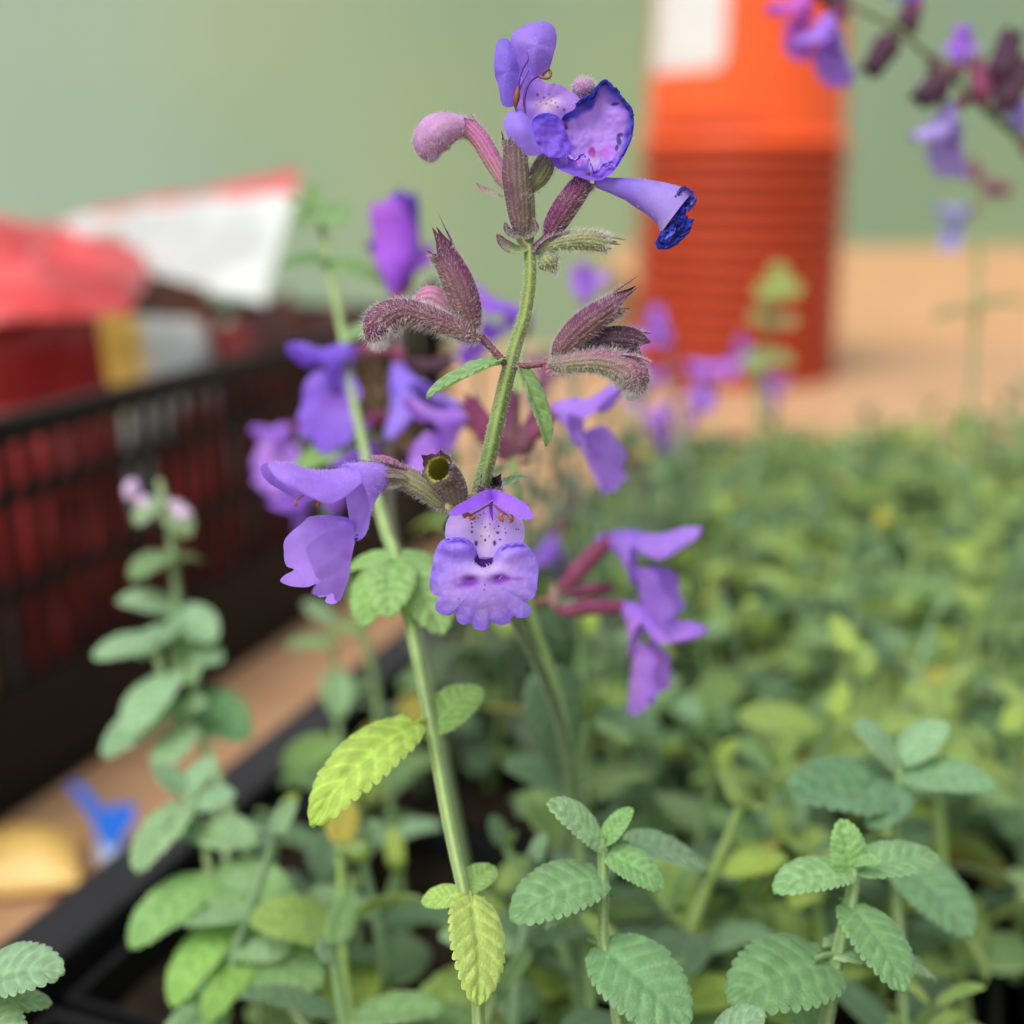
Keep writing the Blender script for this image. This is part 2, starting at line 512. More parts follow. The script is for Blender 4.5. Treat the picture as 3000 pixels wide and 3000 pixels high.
RED = lin(204, 62, 62); DRED = lin(140, 38, 42); WHT = lin(200, 204, 200); YEL = lin(214, 170, 70); PNK = lin(222, 110, 112); GRY = lin(160, 163, 162)
def mixc(a, b, m): return a * (1 - m[:, None]) + b * m[:, None]
def step(x, e, s=.03): return np.clip((x - e) / s + .5, 0, 1)

def col_white(u, v, p):
    c = np.tile(WHT, (len(u), 1)); c = mixc(c, GRY, step(vn(p, 40, 1), .55, .3) * .6)
    c = mixc(c, RED * .9 + .05, step(v, .80, .06)); c = mixc(c, DRED, step(v, .95, .03) * .5)
    return mixc(c, PNK, (1 - step(u, .1, .12)) * .8)
def col_red(u, v, p):
    c = np.tile(RED, (len(u), 1)); c = mixc(c, PNK, step(vn(p, 45, 1), .6, .2) * .5); return mixc(c, DRED, step(vn(p, 30, 2), .55, .2) * .6)
def col_mix(u, v, p):
    c = np.tile(WHT * .8, (len(u), 1)); c = mixc(c, RED, step(vn(p, 28, 3), .5, .12)); return mixc(c, YEL, step(vn(p, 22, 1), .66, .1))
def col_yel(u, v, p):
    c = np.tile(YEL * .8, (len(u), 1)); c = mixc(c, PNK * .8, step(vn(p, 35, 2), .55, .15)); return mixc(c, RED * .8, step(v + (vn(p, 50, 1) - .5) * .5, .7, .05))
def col_brn(u, v, p):
    return np.tile(lin(120, 70, 50), (len(u), 1)) * (.7 + .6 * vn(p, 40, 1)[:, None])
def col_dred(u, v, p):
    c = np.tile(lin(150, 46, 46), (len(u), 1)); c = mixc(c, lin(96, 40, 34), step(vn(p, 40, 1), .5, .2)); return mixc(c, WHT * .7, step(vn(p, 30, 2), .64, .08))

pouch('seed_packet', [P(120, 470, 520), P(497, 572, 455), P(566, 318, 500), P(60, 425, 600)], .004, col_white,
      'white paper packet with red border lying across the top of the crate', 3)
pouch('seed_packet', [P(-170, 620, 400), P(250, 585, 430), P(300, 478, 520), P(-150, 418, 520)], .012, col_red,
      'puffed bright red packet lying on top in the crate', 5)
k = 0
for (a, b, w, h, cf, lb, tilt) in (
        (-.13, -.016, .062, .098, col_dred, 'dark red packet standing behind the crate slats at its near end', .1),
        (-.065, -.015, .062, .096, col_red, 'plain red packet standing upright behind the crate slats', -.1),
        (.0, -.017, .060, .100, col_yel, 'yellow packet with red top standing behind the crate slats', .12),
        (.063, -.016, .06, .104, col_red, 'second plain red packet behind the crate slats, beside the patterned one', -.1),
        (.128, -.018, .062, .125, col_mix, 'red and white patterned packet standing upright in the crate', -.08),
        (.192, -.018, .058, .122, col_dred, 'dark red packet with pale patches upright near the crate corner', .1),
        (.253, -.022, .05, .115, col_dred, 'dark red packet wedged into the far corner of the crate', .0),
        (.15, -.085, .09, .146, col_mix, 'patterned packet standing in the middle of the crate', .1),
        (.05, -.09, .09, .135, col_yel, 'yellow packet standing in the middle of the crate', .0),
        (.24, -.10, .07, .14, col_brn, 'brown paper packet standing at the back corner of the crate', .0),
        (-.06, -.10, .09, .13, col_mix, 'red and white packet deep inside the near half of the crate', .1)):
    q = CR + E1 * a + E2 * b
    lean = E2 * (-.012)
    cs = [q - E1 * w / 2 + EZ * .009, q + E1 * w / 2 + EZ * .009, q + E1 * w / 2 + lean + EZ * (h + tilt * .05), q - E1 * w / 2 + lean + EZ * (h - tilt * .05)]
    pouch('seed_packet', cs, .009, cf, lb, k, n=24); k += 1

# tray
TC = np.array([.074, .561, 0.0])        # far left corner
def make_tray():
    L, W, H = .50, .56, .055
    o = TC
    t = thing('plant_tray', o - E1 * L / 2 + E2 * W / 2, 'shallow black plastic tray holding the potted catmint plants', 'tray')
    V, F = obox(o, -L, 0, 0, W, .001, .004); mesh('base', V, F, M_TRAY, t, smooth=False)
    ps = [obox(o, -L, 0, 0, .003, .0042, H - .0045), obox(o, -L, 0, W - .003, W, .0042, H - .0045), obox(o, -.003, 0, .003, W - .003, .0042, H - .0045), obox(o, -L, -L + .003, .003, W - .003, .0042, H - .0045)]
    V, F = join_vf(ps); mesh('wall', V, F, M_TRAY, t, smooth=False)
    r = .009
    ps = [obox(o, -L - r, r, -r, .003, H - .004, H, .0012), obox(o, -L - r, r, W - .003, W + r, H - .004, H, .0012), obox(o, -.003, r, .003, W - .003, H - .004, H, .0012), obox(o, -L - r, -L + .003, .003, W - .003, H - .004, H, .0012)]
    V, F = join_vf(ps); mesh('rim', V, F, M_TRAY, t, smooth=False)
    n = 0
    S = .068
    def frustum(q, s0, s1, z0, z1):
        pts = []
        for (s, z) in ((s0, z0), (s1, z1)):
            for (a, b) in ((-1, -1), (1, -1), (1, 1), (-1, 1)): pts.append(q + E1 * a * s + E2 * b * s + EZ * z)
        return np.array(pts), [np.array([[0, 1, 5, 4], [1, 2, 6, 5], [2, 3, 7, 6], [3, 0, 4, 7]])]
    for i in range(7):
        for j in range(8):
            q = o - E1 * (.040 + i * .070) + E2 * (.040 + j * .069)
            x, y, z = PX(q + EZ * .05)
            if z < .08 or x < -350 or x > 2300 or y > 2500: continue
            zone = 'in the corner where the back rim meets the side rim' if i == 0 and j == 0 else 'against the back rim of the tray' if i == 0 else 'against the tray side facing the crate' if j == 0 else 'in the middle of the tray'
            p = thing('square_pot', q + EZ * .0042, 'square black pot ' + zone, 'plant pot', 'square black pots filling the tray')
            V, F = frustum(q, .024, .0325, .0045, .0505); mesh('pot_wall', V, F, M_BLACK, p, smooth=False)
            a, fa = frustum(q, .0325, .0338, .0505, .0507); b, fb = frustum(q, .0338, .0338, .0507, .0475)
            V, F = join_vf([(a, fa), (b, fb)]); mesh('rim', V, F, M_BLACK, p, smooth=False)
            X, Y = np.meshgrid(np.linspace(-1, 1, 10), np.linspace(-1, 1, 10), indexing='ij')
            W3 = q + X[..., None] * E1 * .0308 + Y[..., None] * E2 * .0308 + EZ * (.0425 + .004 * vn(np.stack([X * 3 + i, Y * 3 + j, X * 0], -1), 1.3))[..., None]
            mesh('compost', W3.reshape(-1, 3), grid_faces(10, 10, False), M_COMPOST, p)
    return n
make_tray()

# blue label and yellow packet on the bench
def make_blue():
    q = P(195, 1655, 330); q[2] = .001
    t = thing('plant_label', q, 'bright blue forked plastic plant label standing between crate and tray', 'plant label')
    Z = 318
    out = spline([(128, 1478), (165, 1496), (196, 1528), (224, 1518), (256, 1528), (236, 1572), (214, 1602), (204, 1600), (186, 1580), (170, 1540)], 60, True)
    c = out.mean(0)
    Vt = [P(x, y, Z) for x, y in out]; Vb = [p + FWD * .0012 for p in Vt]
    n = len(out)
    ctr = [P(*c, Z), P(*c, Z) + FWD * .0012]
    V = np.array(Vt + Vb + ctr); i = np.arange(n); j = (i + 1) % n
    mesh('tag', V, [np.stack([i, j, j + n, i + n], -1), np.vstack([np.stack([j, i, np.full(n, 2 * n)], -1), np.stack([i + n, j + n, np.full(n, 2 * n + 1)], -1)])], M_BLUE, t, smooth=False)
    m = solid_mat('pale_blue_plastic', lin(150, 176, 214), lin(170, 190, 220), 30, .4, .4)
    a = P(207, 1590, Z + 1); b = P(206, 1650, Z + 1); b2 = b.copy(); b2[2] = .0015
    d = (a + b2) / 2
    V, F = box_vf(d, np.array([.0028, .0006, np.linalg.norm(a - b2) / 2]), np.stack([RIGHT, unit(np.cross(unit(a - b2), RIGHT)), unit(a - b2)]))
    mesh('spike', V, F, m, t, smooth=False)
make_blue()
q0 = P(-60, 1585, 330)
def on_bench(x, y, z=.002):
    d = P(x, y, 1000) - C0
    t = (z - CAM_Z) / d[2]
    return C0 + d * t
pouch('seed_packet', [on_bench(-120, 1690, .004), on_bench(150, 1668, .004), on_bench(155, 1572, .004), on_bench(-90, 1580, .004)], .006,
      lambda u, v, p: np.tile(lin(236, 196, 108), (len(u), 1)), 'plump yellow packet lying flat on the bench beside the blue label', 8)

# ------------------------------------------------------------------ plant tools
GREEN = lin(120, 150, 84); PGREEN = lin(150, 180, 120); PURP = lin(104, 40, 88); DPURP = lin(60, 26, 54); PINK = lin(186, 112, 160)
BROWN = lin(92, 70, 58); VIOLET = lin(152, 114, 214); LILAC = lin(188, 158, 230); DVIO = lin(98, 62, 178); MAGENTA = lin(150, 60, 190)
BLUE_IN = lin(48, 56, 168); DBLUE = lin(22, 28, 96); SPOT = lin(74, 20, 112)

def pix(Z): return Z / 1000.0 / F_PX          # metres per photo pixel at depth Z mm

def grid_normals(G, closed):
    du = np.gradient(G, axis=0)
    dv = (np.roll(G, -1, 1) - np.roll(G, 1, 1)) if closed else np.gradient(G, axis=1)
    return unit(np.cross(du, dv))

def hairs(parent, G, closed, count, length, seed=0, col=(.66, .60, .66), bias=None, width=.000014, mask=None, lift=.8, inside=False):
    """fine tapering hairs standing on a surface grid: one mesh"""
    if count < 1: return None
    r = np.random.RandomState(seed)
    m, n = G.shape[:2]
    Nn = grid_normals(G, closed)
    c = G.mean((0, 1))
    if closed:
        cen = G.mean(1, keepdims=True)
        sgn = np.sign(((G - cen) * Nn).sum(-1).mean())
        Nn = Nn * (sgn if not inside else -sgn)
    else:
        if (Nn * (-FWD)).sum(-1).mean() < 0: Nn = -Nn
    T = unit(np.gradient(G, axis=0))
    i = r.rand(count) * (m - 1.001); j = r.rand(count) * (n if closed else n - 1.001)
    if mask is not None:
        k = mask(i / (m - 1), j / n) > r.rand(count)
        i, j = i[k], j[k]; count = len(i)
    i0 = i.astype(int); j0 = j.astype(int); fi = (i - i0)[:, None]; fj = (j - j0)[:, None]; j1 = (j0 + 1) % n
    def L2(A): return (1 - fi) * ((1 - fj) * A[i0, j0] + fj * A[i0, j1]) + fi * ((1 - fj) * A[i0 + 1, j0] + fj * A[i0 + 1, j1])
    p = L2(G); nn = unit(L2(Nn)); tt = unit(L2(T))
    rnd = r.randn(count, 3)
    d = unit(nn * lift + tt * .35 + rnd * .28 + (0 if bias is None else np.asarray(bias)))
    ln = length * (.45 + .75 * r.rand(count))[:, None]
    bend = unit(rnd[:, ::-1] + tt * .8) * .35
    side = unit(np.cross(d, r.randn(count, 3))) * width
    q = p + d * ln * .55 + bend * ln * .1
    e = p + d * ln + bend * ln * .45
    p = p - nn * ln * .05
    V = np.stack([p - side, p + side, q - side * .7, q + side * .7, e], 1).reshape(-1, 3)
    b = np.arange(count)[:, None] * 5
    F4 = np.hstack([b, b + 1, b + 3, b + 2]); F3 = np.hstack([b + 2, b + 3, b + 4])
    o = mesh('hairs', V, [F4, F3], M_HAIR, parent, np.tile(np.asarray(col, float), (len(V), 1)))
    return tag(o, None, None, None, 'stuff')

def stem(parent, pts, n=12, m=60, col0=GREEN, col1=None, hair=0, name='stem', square=.10, hlen=.00035, seed=0):
    """pts: (x, y, Z, r_px) list"""
    a = np.array([[*P(x, y, Z), r * pix(Z)] for x, y, Z, r in pts])
    s = spline(a, m)
    cs = (lambda ph, u: 1 + square * np.cos(4 * ph))
    G, phi, t, u, v = sweep(s[:, :3], s[:, 3], max(n, 16) if square else n, None, cs)
    nn = G.shape[1]
    w = np.linspace(0, 1, m)[:, None, None]
    c1 = col0 if col1 is None else col1
    col = (1 - w) * col0 + w * c1 + np.zeros((m, nn, 1))
    col = col * (1 + .22 * np.cos(4 * phi)[None, :, None]) * (.85 + .3 * vn(G, 700, 1)[..., None])
    o = mesh(name, G.reshape(-1, 3), grid_faces(m, nn, True), M_STEM, parent, col.reshape(-1, 3))
    if hair: hairs(o, G, True, hair, hlen, seed, (.72, .76, .66))
    return o

def calyx(parent, pts, dors=(0, 1, .2), teeth=16, hair=700, pal='purple', closed=False, flare=.12, longtop=.5, seed=0, name='calyx', hlen=11, tmix=0.0, inside=None, hcol=(.68, .62, .68), rib=.045):
    """ribbed hairy calyx along pts (x, y, Z, r_px), five teeth at its mouth"""
    a = np.array([[*P(x, y, Z), r * pix(Z)] for x, y, Z, r in pts])
    Zm = pts[-1][2]
    m, n = 30, 60
    s = spline(a, m)
    dv = camvec(dors)
    ribs = lambda ph, u: 1 + rib * np.cos(15 * ph) * np.clip(u * 4, 0, 1)
    G, phi, t, uu, vv = sweep(s[:, :3], np.maximum(s[:, 3], 1e-6), n, dv, ribs)
    # teeth
    k = 5
    saw = 1 - np.abs(((phi / (2 * np.pi) * k + .5) % 1.0) * 2 - 1)
    saw = saw ** 1.5
    rr = np.random.RandomState(seed)
    tl = teeth * pix(Zm) * (.10 + .9 * saw) * (1 + longtop * np.cos(phi)) * (1 + .15 * np.cos(2 * phi + seed))
    cen, tg, rad = s[-1, :3], t[-1], s[-1, 3]
    rows = []
    for w in np.linspace(.12, 1, 9):
        f = (1 + flare * w) if not closed else (1 - w ** 1.4 * .97)
        dirs = np.cos(phi)[:, None] * uu[-1] + np.sin(phi)[:, None] * vv[-1]
        ext = tl * w if not closed else teeth * pix(Zm) * w * np.ones(n)
        rows.append(cen + dirs * rad * f * (1 + rib * np.cos(15 * phi))[:, None] + tg * ext[:, None])
    G2 = np.concatenate([G, np.array(rows)], 0)
    M = len(G2)
    u = np.linspace(0, 1, M)[:, None] + 0 * phi[None]
    ph = phi[None] + 0 * u
    top = .5 + .5 * np.cos(ph)
    st = .5 + .5 * np.cos(15 * ph)
    nz = vn(G2, 900, seed) - .5
    pals = {'purple': (PURP, lin(128, 106, 88), DPURP), 'green': (lin(132, 112, 104), lin(146, 168, 100), PURP), 'brown': (lin(98, 60, 84), lin(124, 120, 84), DPURP),
            'pink': (PINK, lin(188, 176, 146), PURP), 'dark': (lin(72, 38, 64), lin(96, 74, 76), lin(50, 26, 46)), 'bud': (lin(182, 138, 190), lin(200, 156, 190), lin(150, 110, 170)), 'mauve': (lin(138, 78, 112), lin(150, 158, 112), PURP), 'red': (lin(128, 56, 96), lin(146, 84, 98), PURP)}
    A, B, D = pals[pal]
    mm = np.clip(.15 + .75 * top + .35 * (u - .4) + nz * .5 + tmix, 0, 1)
    col = B * (1 - mm[..., None]) + A * mm[..., None]
    col = col * ((.80 + .38 * (1 - st)[..., None]) if rib > .01 else 1.0)
    tip = np.clip((u - .80) / .2, 0, 1)[..., None] ** 1.5
    col = col * (1 - .75 * tip) + D * .75 * tip
    o = mesh(name, G2.reshape(-1, 3), grid_faces(M, n, True), M_CALYX, parent, col.reshape(-1, 3))
    if inside is not None:      # paler lining just inside the mouth
        Gi = G2[12:33] + (s[np.minimum(np.arange(12, 33), m - 1), :3][:, None] - G2[12:33]) * .04
        ci = np.tile(np.asarray(inside), (Gi.shape[0] * n, 1)) * (.6 + .8 * vn(Gi, 900, 2).reshape(-1, 1))
        mesh('lining', Gi.reshape(-1, 3), grid_faces(len(Gi), n, True), M_CALYX, o, ci)
    if hair: hairs(o, G2[:-2], True, hair, hlen * pix(Zm), seed, hcol)
    return o

def blob(name, parent, outline, Z, zf, colf, centre=None, rings=30, seg=150, mat=None, hair=0, hlen=9, mask=None, power=.85):
    """petal from a closed outline with its own relief: zf(x, y, r, th) in px towards the viewer"""
    o = spline(np.array(outline, float), seg, True)
    c = np.mean(o, 0) if centre is None else np.array(centre, float)
    r = np.linspace(0.0, 1, rings) ** power
    r[0] = .004
    xy = c + r[:, None, None] * (o - c)[None]
    th = np.arctan2(o[:, 1] - c[1], o[:, 0] - c[0])[None] + 0 * r[:, None]
    R = r[:, None] + 0 * th
    z = zf(xy[..., 0], xy[..., 1], R, th)
    s = pix(Z)
    W = P(c[0], c[1], Z) + (xy[..., 0] - c[0])[..., None] * s * RIGHT - (xy[..., 1] - c[1])[..., None] * s * UP - (z * s)[..., None] * FWD
    col = colf(xy[..., 0], xy[..., 1], R, th, W)
    ob = mesh(name, W.reshape(-1, 3), grid_faces(rings, seg, True), mat or M_PETAL, parent, col.reshape(-1, 3))
    if hair: hairs(ob, W, False, hair, hlen * s, 5, (.74, .70, .84), mask=mask)
    return ob

def mixn(a, b, m): return a * (1 - m[..., None]) + b * m[..., None]
def bump2(x, y, cx, cy, rx, ry): return np.exp(-(((x - cx) / rx) ** 2 + ((y - cy) / ry) ** 2))
def disc(x, y, cx, cy, rx, ry, soft=.35): return np.clip((1 - np.sqrt(((x - cx) / rx) ** 2 + ((y - cy) / ry) ** 2)) / soft, 0, 1)

# lower lip outline of the flower that faces the viewer (zoom px, converted)
LIP = np.array([(1180, 710), (1240, 695), (1320, 702), (1368, 738), (1388, 785), (1384, 822), (1436, 836), (1488, 822), (1506, 795), (1530, 760), (1580, 735), (1650, 725),
                (1710, 750), (1755, 810), (1778, 880), (1770, 960), (1765, 1030), (1740, 1080), (1697, 1104), (1727, 1138), (1728, 1175), (1700, 1200), (1650, 1202), (1617, 1192),
                (1590, 1237), (1540, 1250), (1492, 1240), (1476, 1228), (1460, 1270), (1420, 1283), (1370, 1270), (1353, 1238), (1300, 1248), (1262, 1220), (1250, 1165),
                (1220, 1186), (1170, 1182), (1130, 1150), (1130, 1108), (1152, 1070), (1110, 1050), (1092, 1000), (1100, 920), (1115, 850), (1125, 790), (1150, 740)], float)
LIP = np.stack([483 + .3 * LIP[:, 0], 805 + .3 * LIP[:, 1]], -1)

def corolla(parent, base, fwd, dors, size, cup=1.0, c1=VIOLET, c2=LILAC, lip=1.0, hair=0, seed=0, up_open=0.0, res=1.0, roll=0.0, dark=None, drop=.95):
    """open two-lipped flower in side view: tube with hooded upper lip and hanging cupped lower lip"""
    f = unit(fwd); d = np.asarray(dors, float); d = unit(d - f * (d @ f)); y = np.cross(d, f)
    if roll:
        d, y = d * math.cos(roll) + y * math.sin(roll), y * math.cos(roll) - d * math.sin(roll)
    def M(x, yy, z): return base + size * (x[..., None] * f + yy[..., None] * y + z[..., None] * d)
    nu, nv = int(26 * res), int(40 * res)
    u = np.linspace(0, 1, nu)[:, None]; ph = np.linspace(0, 2 * np.pi, nv, endpoint=False)[None]
    tx, tz = .45 * u, .05 + .03 * np.sin(np.pi * u) + .01 * u
    bx, bz = .34 * u, -.055 - .425 * u ** 2.3
    w = .055 + .175 * u ** 1.9
    k = .5 + .5 * np.cos(ph)
    X = bx * (1 - k) + tx * k; Z = bz * (1 - k) + tz * k; Y = w * np.sin(ph)
    X = X - .07 * np.abs(np.sin(ph)) * u ** 3
    G = M(X, Y, Z)
    nz = vn(G, 260, seed)
    col = mixn(c1 + 0 * G, c2 + 0 * G, np.clip(nz * .9 - .1 + .3 * (u - .5) + .25 * (1 - k), 0, 1))
    o = mesh('corolla', G.reshape(-1, 3), grid_faces(nu, nv, True), M_PETAL, parent, col.reshape(-1, 3))
    if hair: hairs(o, G, True, hair, size * .045, seed, (.74, .70, .86))
    # upper lip
    na, nb = int(26 * res), int(36 * res)
    a = np.linspace(0, 1, na)[:, None]; b = np.linspace(-1, 1, nb)[None]
    ln = (.64) * (1 - .12 * np.exp(-(b / .18) ** 2) - .32 * np.abs(b) ** 4)
    ps = b * (1.45 + .1 * a)
    hw = .20 + .04 * np.sin(np.pi * a) + up_open * .12 * a
    dp = (.13 + .11 * np.sin(np.pi * np.clip(a, 0, 1) ** 1.3 * .8)) * (1 - .45 * up_open * a)
    X = .37 + ln * a
    Y = hw * np.sin(ps)
    zt = .055 - .05 * np.sin(np.pi * a) + .05 * a ** 2 - .05 * np.clip(a - .8, 0, 1) / .2 + up_open * .12 * a ** 1.5
    Z = zt - dp * (1 - np.cos(ps)) / (1 - math.cos(1.5)) + 0 * X
    Y = Y * (1 - .15 * np.clip(a - .85, 0, 1) / .15)
    G = M(X, Y, Z)
    col = mixn(c1 * 1.05 + 0 * G, c2 + 0 * G, np.clip(vn(G, 300, seed + 1) * .8 + .25 * a - .1, 0, 1))
    ob = mesh('upper_lip', G.reshape(-1, 3), grid_faces(na, nb, False), M_PETAL, o, col.reshape(-1, 3))
    if hair: hairs(ob, G, False, int(hair * .7), size * .03, seed + 1, (.74, .70, .86))
    # lower lip
    out = spline(LIP, int(110 * res), True)
    c = np.array([913.5, 1085.0])
    r = np.linspace(0, 1, int(22 * res))[:, None, None] ** .9; r[0] = .004
    pq = (c + r * (out - c)[None] - np.array([913.5, 1052.0])) / 210 * lip
    p, q = pq[..., 0], pq[..., 1]
    th = np.arctan2(q, p)
    rr = r[..., 0] + 0 * p
    fx = .335 + .12 * q + cup * .42 * (np.abs(p) / .46) ** 1.6 + .10 * cup * np.clip(q - .35, 0, 1) ** 2 * 6 + .025 * rr ** 3 * np.sin(9 * th + seed) + (vn(np.stack([p, q, p * 0], -1), 7, seed) - .5) * .06 * rr
    yy = p * (1 - .38 * cup * (np.abs(p) / .46) ** 1.2)
    zz = -.44 - q * drop
    G = M(fx, yy, zz)
    col = mixn(c1 + 0 * G, c2 * 1.02 + 0 * G, np.clip(vn(G, 260, seed + 2) * .8 + .35 * (1 - rr) - .05, 0, 1))
    col = mixn(col, SPOT + 0 * G, disc(p, q, 0, .02, .13, .09) * .85)
    col = mixn(col, MAGENTA + 0 * G, np.clip(bump2(p, q, -.14, .18, .09, .05) + bump2(p, q, .14, .18, .09, .05), 0, 1) * .6)
    if dark is not None: col = mixn(col, dark + 0 * G, np.clip((rr - .75) * 4, 0, 1) * .6)
    mesh('lower_lip', G.reshape(-1, 3), grid_faces(*G.shape[:2], True), M_PETAL, o, col.reshape(-1, 3))
    return o, M

def flower(parent, c0, c1, cr, tip, size, zc=.0, dors=(0, 1, .15), Z=155, Z1=None, pal='red', cup=.9, hair=0, teeth=12, seed=0, col=(VIOLET, LILAC), lip=1.0, up_open=.0, res=.7, roll=0.0, fz=.25):
    """blurred flower: calyx from pixel c0 to c1 (half width cr), corolla from c1 towards pixel tip"""
    Z1 = Z1 or Z
    mid = ((c0[0] + c1[0]) / 2 + 2, (c0[1] + c1[1]) / 2 - 4)
    calyx(parent, [(*c0, Z, cr * .45), (*((c0[0] * .75 + c1[0] * .25), (c0[1] * .75 + c1[1] * .25)), Z, cr * .95), (*mid, (Z + Z1) / 2, cr), (*c1, Z1, cr * .85)], dors, teeth, hair, pal, seed=seed)
    v = np.array([tip[0] - c1[0], -(tip[1] - c1[1])], float); v /= np.linalg.norm(v)
    f = camvec((v[0], v[1], fz))
    b = P(*c1, Z1) - unit(f) * size * pix(Z1) * .12
    return corolla(parent, b, f, camvec(dors), size * pix(Z1), cup, col[0], col[1], lip, 0, seed, up_open, res, roll)

# ------------------------------------------------------------------ leaves
def leaf_mesh(seed, droop, fold, nl=40, nw=6, teeth=9, puck=1.0, broad=1.0):
    r = np.random.RandomState(seed)
    t = np.linspace(0, 1, nl)[:, None]; b = np.linspace(-1, 1, 2 * nw + 1)[None]
    w = (t + .012) ** .50 * (1.0005 - t) ** .62
    w = w / w.max() * .34 * broad
    sc = np.abs(np.sin(np.pi * teeth * (t + .02))) ** .6
    ab = np.abs(b)
    edge = ab ** 5
    x = np.sign(b) * w * (ab ** .9) * (1 - .11 * (1 - sc) * edge * np.clip(t * 6, 0, 1)) * (1 + .05 * (vn(np.stack([t * 11 + 0 * b, np.sign(b) + 0 * t, 0 * b + 0 * t], -1), 1, seed) - .5))
    y = t + .05 * (1 - ab) * 0 - .06 * ab ** 2 * (1 - t) * 1.2 + .03 * (sc - .5) * edge
    nv = 7
    phs = (t - .24 * ab) * nv
    vein = np.exp(-(((phs % 1) - .5) / .12) ** 2) * np.clip(1.2 - ab * .4, 0, 1)
    mid = np.exp(-(b / .10) ** 2)
    q = np.stack([x * 9 + seed, y * 9, x * 0], -1)
    z = puck * (.020 * np.abs(np.sin(np.pi * (phs + .5))) ** .7 * np.sqrt(np.clip(1 - ab ** 4, 0, 1)) * np.clip(ab * 5, 0, 1) - .012 * mid) + .03 * (vn(q, 1, seed) - .5)
    z = z + fold * np.abs(x) - .5 * fold * np.abs(x) ** 2 * 3 - .02 * edge * sc
    # bend along the length
    ang = droop * t ** 1.3
    yy = np.cumsum(np.vstack([np.zeros((1, 1)), np.diff(t, axis=0)]) * np.cos(ang), 0)
    zz = -np.cumsum(np.vstack([np.zeros((1, 1)), np.diff(t, axis=0)]) * np.sin(ang), 0)
    dy = y - t
    Y = yy + dy * np.cos(ang) + z * np.sin(ang)
    Z = zz - dy * np.sin(ang) + z * np.cos(ang)
    G = np.stack([x + 0 * Y, Y, Z], -1)
    col = np.ones(G.shape) * (.86 + .28 * vn(q * 1.7, 1, seed + 1))[..., None]
    col = col * (1 + .30 * vein * (1 - edge) + .35 * mid * (1 - t))[..., None]
    e = np.clip((ab - .86) / .14, 0, 1)[..., None]
    col = col * (1 - .55 * e) + np.array([1.5, 1.32, 1.6]) * .55 * e + 0 * col
    V = G.reshape(-1, 3); F = grid_faces(nl, 2 * nw + 1, False)
    # petiole
    pp = np.array([[0, -.16, -.035], [0, -.08, -.004], [0, 0, .0], [0, .08, -.008]])
    S, *_ = sweep(pp, np.array([.026, .022, .020, .008]), 6, np.array([0, 0, 1.]))
    F2 = grid_faces(4, 6, True) + len(V)
    V = np.vstack([V, S.reshape(-1, 3)]); col = np.vstack([col.reshape(-1, 3), np.ones((24, 3)) * [1.15, 1.05, 1.1]])
    return raw_mesh('leaf', V, [np.vstack([F, F2])], M_LEAF, col * .75)

LEAVES = [leaf_mesh(i, d, fo) for i, (d, fo) in enumerate(((.5, .35), (.9, .25), (.2, .5), (1.2, .4), (.7, -.05), (.35, .15)))]
FINE = [leaf_mesh(20 + i, d, fo, 120, 12, tt, .9, br) for i, (d, fo, tt, br) in enumerate(((.55, .30, 12, 1.05), (.85, .18, 13, 1.0), (.25, .55, 11, .95), (.75, .02, 13, 1.12)))]
LG = lin(138, 172, 124); LG2 = lin(126, 164, 104); LY = lin(166, 192, 88); LD = lin(96, 128, 92); LB = lin(142, 180, 138)

def leaf_at(parent, p0, p1, n=(0, .7, .7), wide=1.0, me=None, col=LG, name='leaf'):
    p0, p1 = np.asarray(p0), np.asarray(p1)
    me = me or random.choice(LEAVES)
    d = p1 - p0
    # the mesh bends: aim its chord at p1
    ln = np.linalg.norm(d) / .93
    yv = unit(d); nv = camvec(n) if not isinstance(n, np.ndarray) else n
    zv = unit(nv - yv * (nv @ yv)); xv = np.cross(yv, zv)
    o = bpy.data.objects.new(name, me); COL.objects.link(o); o.parent = parent
    q = p0 - ORG[parent.name]
    v = np.array([v.co[:] for v in (me.vertices[0], me.vertices[0])]) if False else None
    ch = me.get('chord')
    if ch is None:
        k = (len(me.vertices) - 24)
        nw = 13 if k == 13 * 40 else 25
        co = me.vertices[k - 1 - nw // 2].co
        ch = math.atan2(-co.z, co.y); me['chord'] = ch
    cz, sz = math.cos(ch), math.sin(ch)
    Y2 = yv * cz + zv * sz; Z2 = zv * cz - yv * sz
    o.matrix_basis = Matrix(((xv[0] * ln * wide, Y2[0] * ln, Z2[0] * ln, q[0]), (xv[1] * ln * wide, Y2[1] * ln, Z2[1] * ln, q[1]), (xv[2] * ln * wide, Y2[2] * ln, Z2[2] * ln, q[2]), (0, 0, 0, 1)))
    j = random.uniform(.88, 1.12)
    o.color = (*(np.clip(col / .75 * .92 * j, 0, 1)), 1)
    return o

# ------------------------------------------------------------------ the sharp flowering stem
def L1(zx, zy): return 740.6 + zx / 3, zy / 3            # coordinates read from enlarged views of the photograph
def L2(zx, zy): return 611.8 + zx / 3, 386.4 + zy / 3
def L3(zx, zy): return 483 + .3 * zx, 805 + .3 * zy
def o1(*p): return [L1(*q) for q in p]
def o3(*p): return [L3(*q) for q in p]
FZ = 113.0
KP = .0491  # mm per px in the focal plane

def Zo(px): return FZ - px * KP       # px towards the viewer -> depth in mm

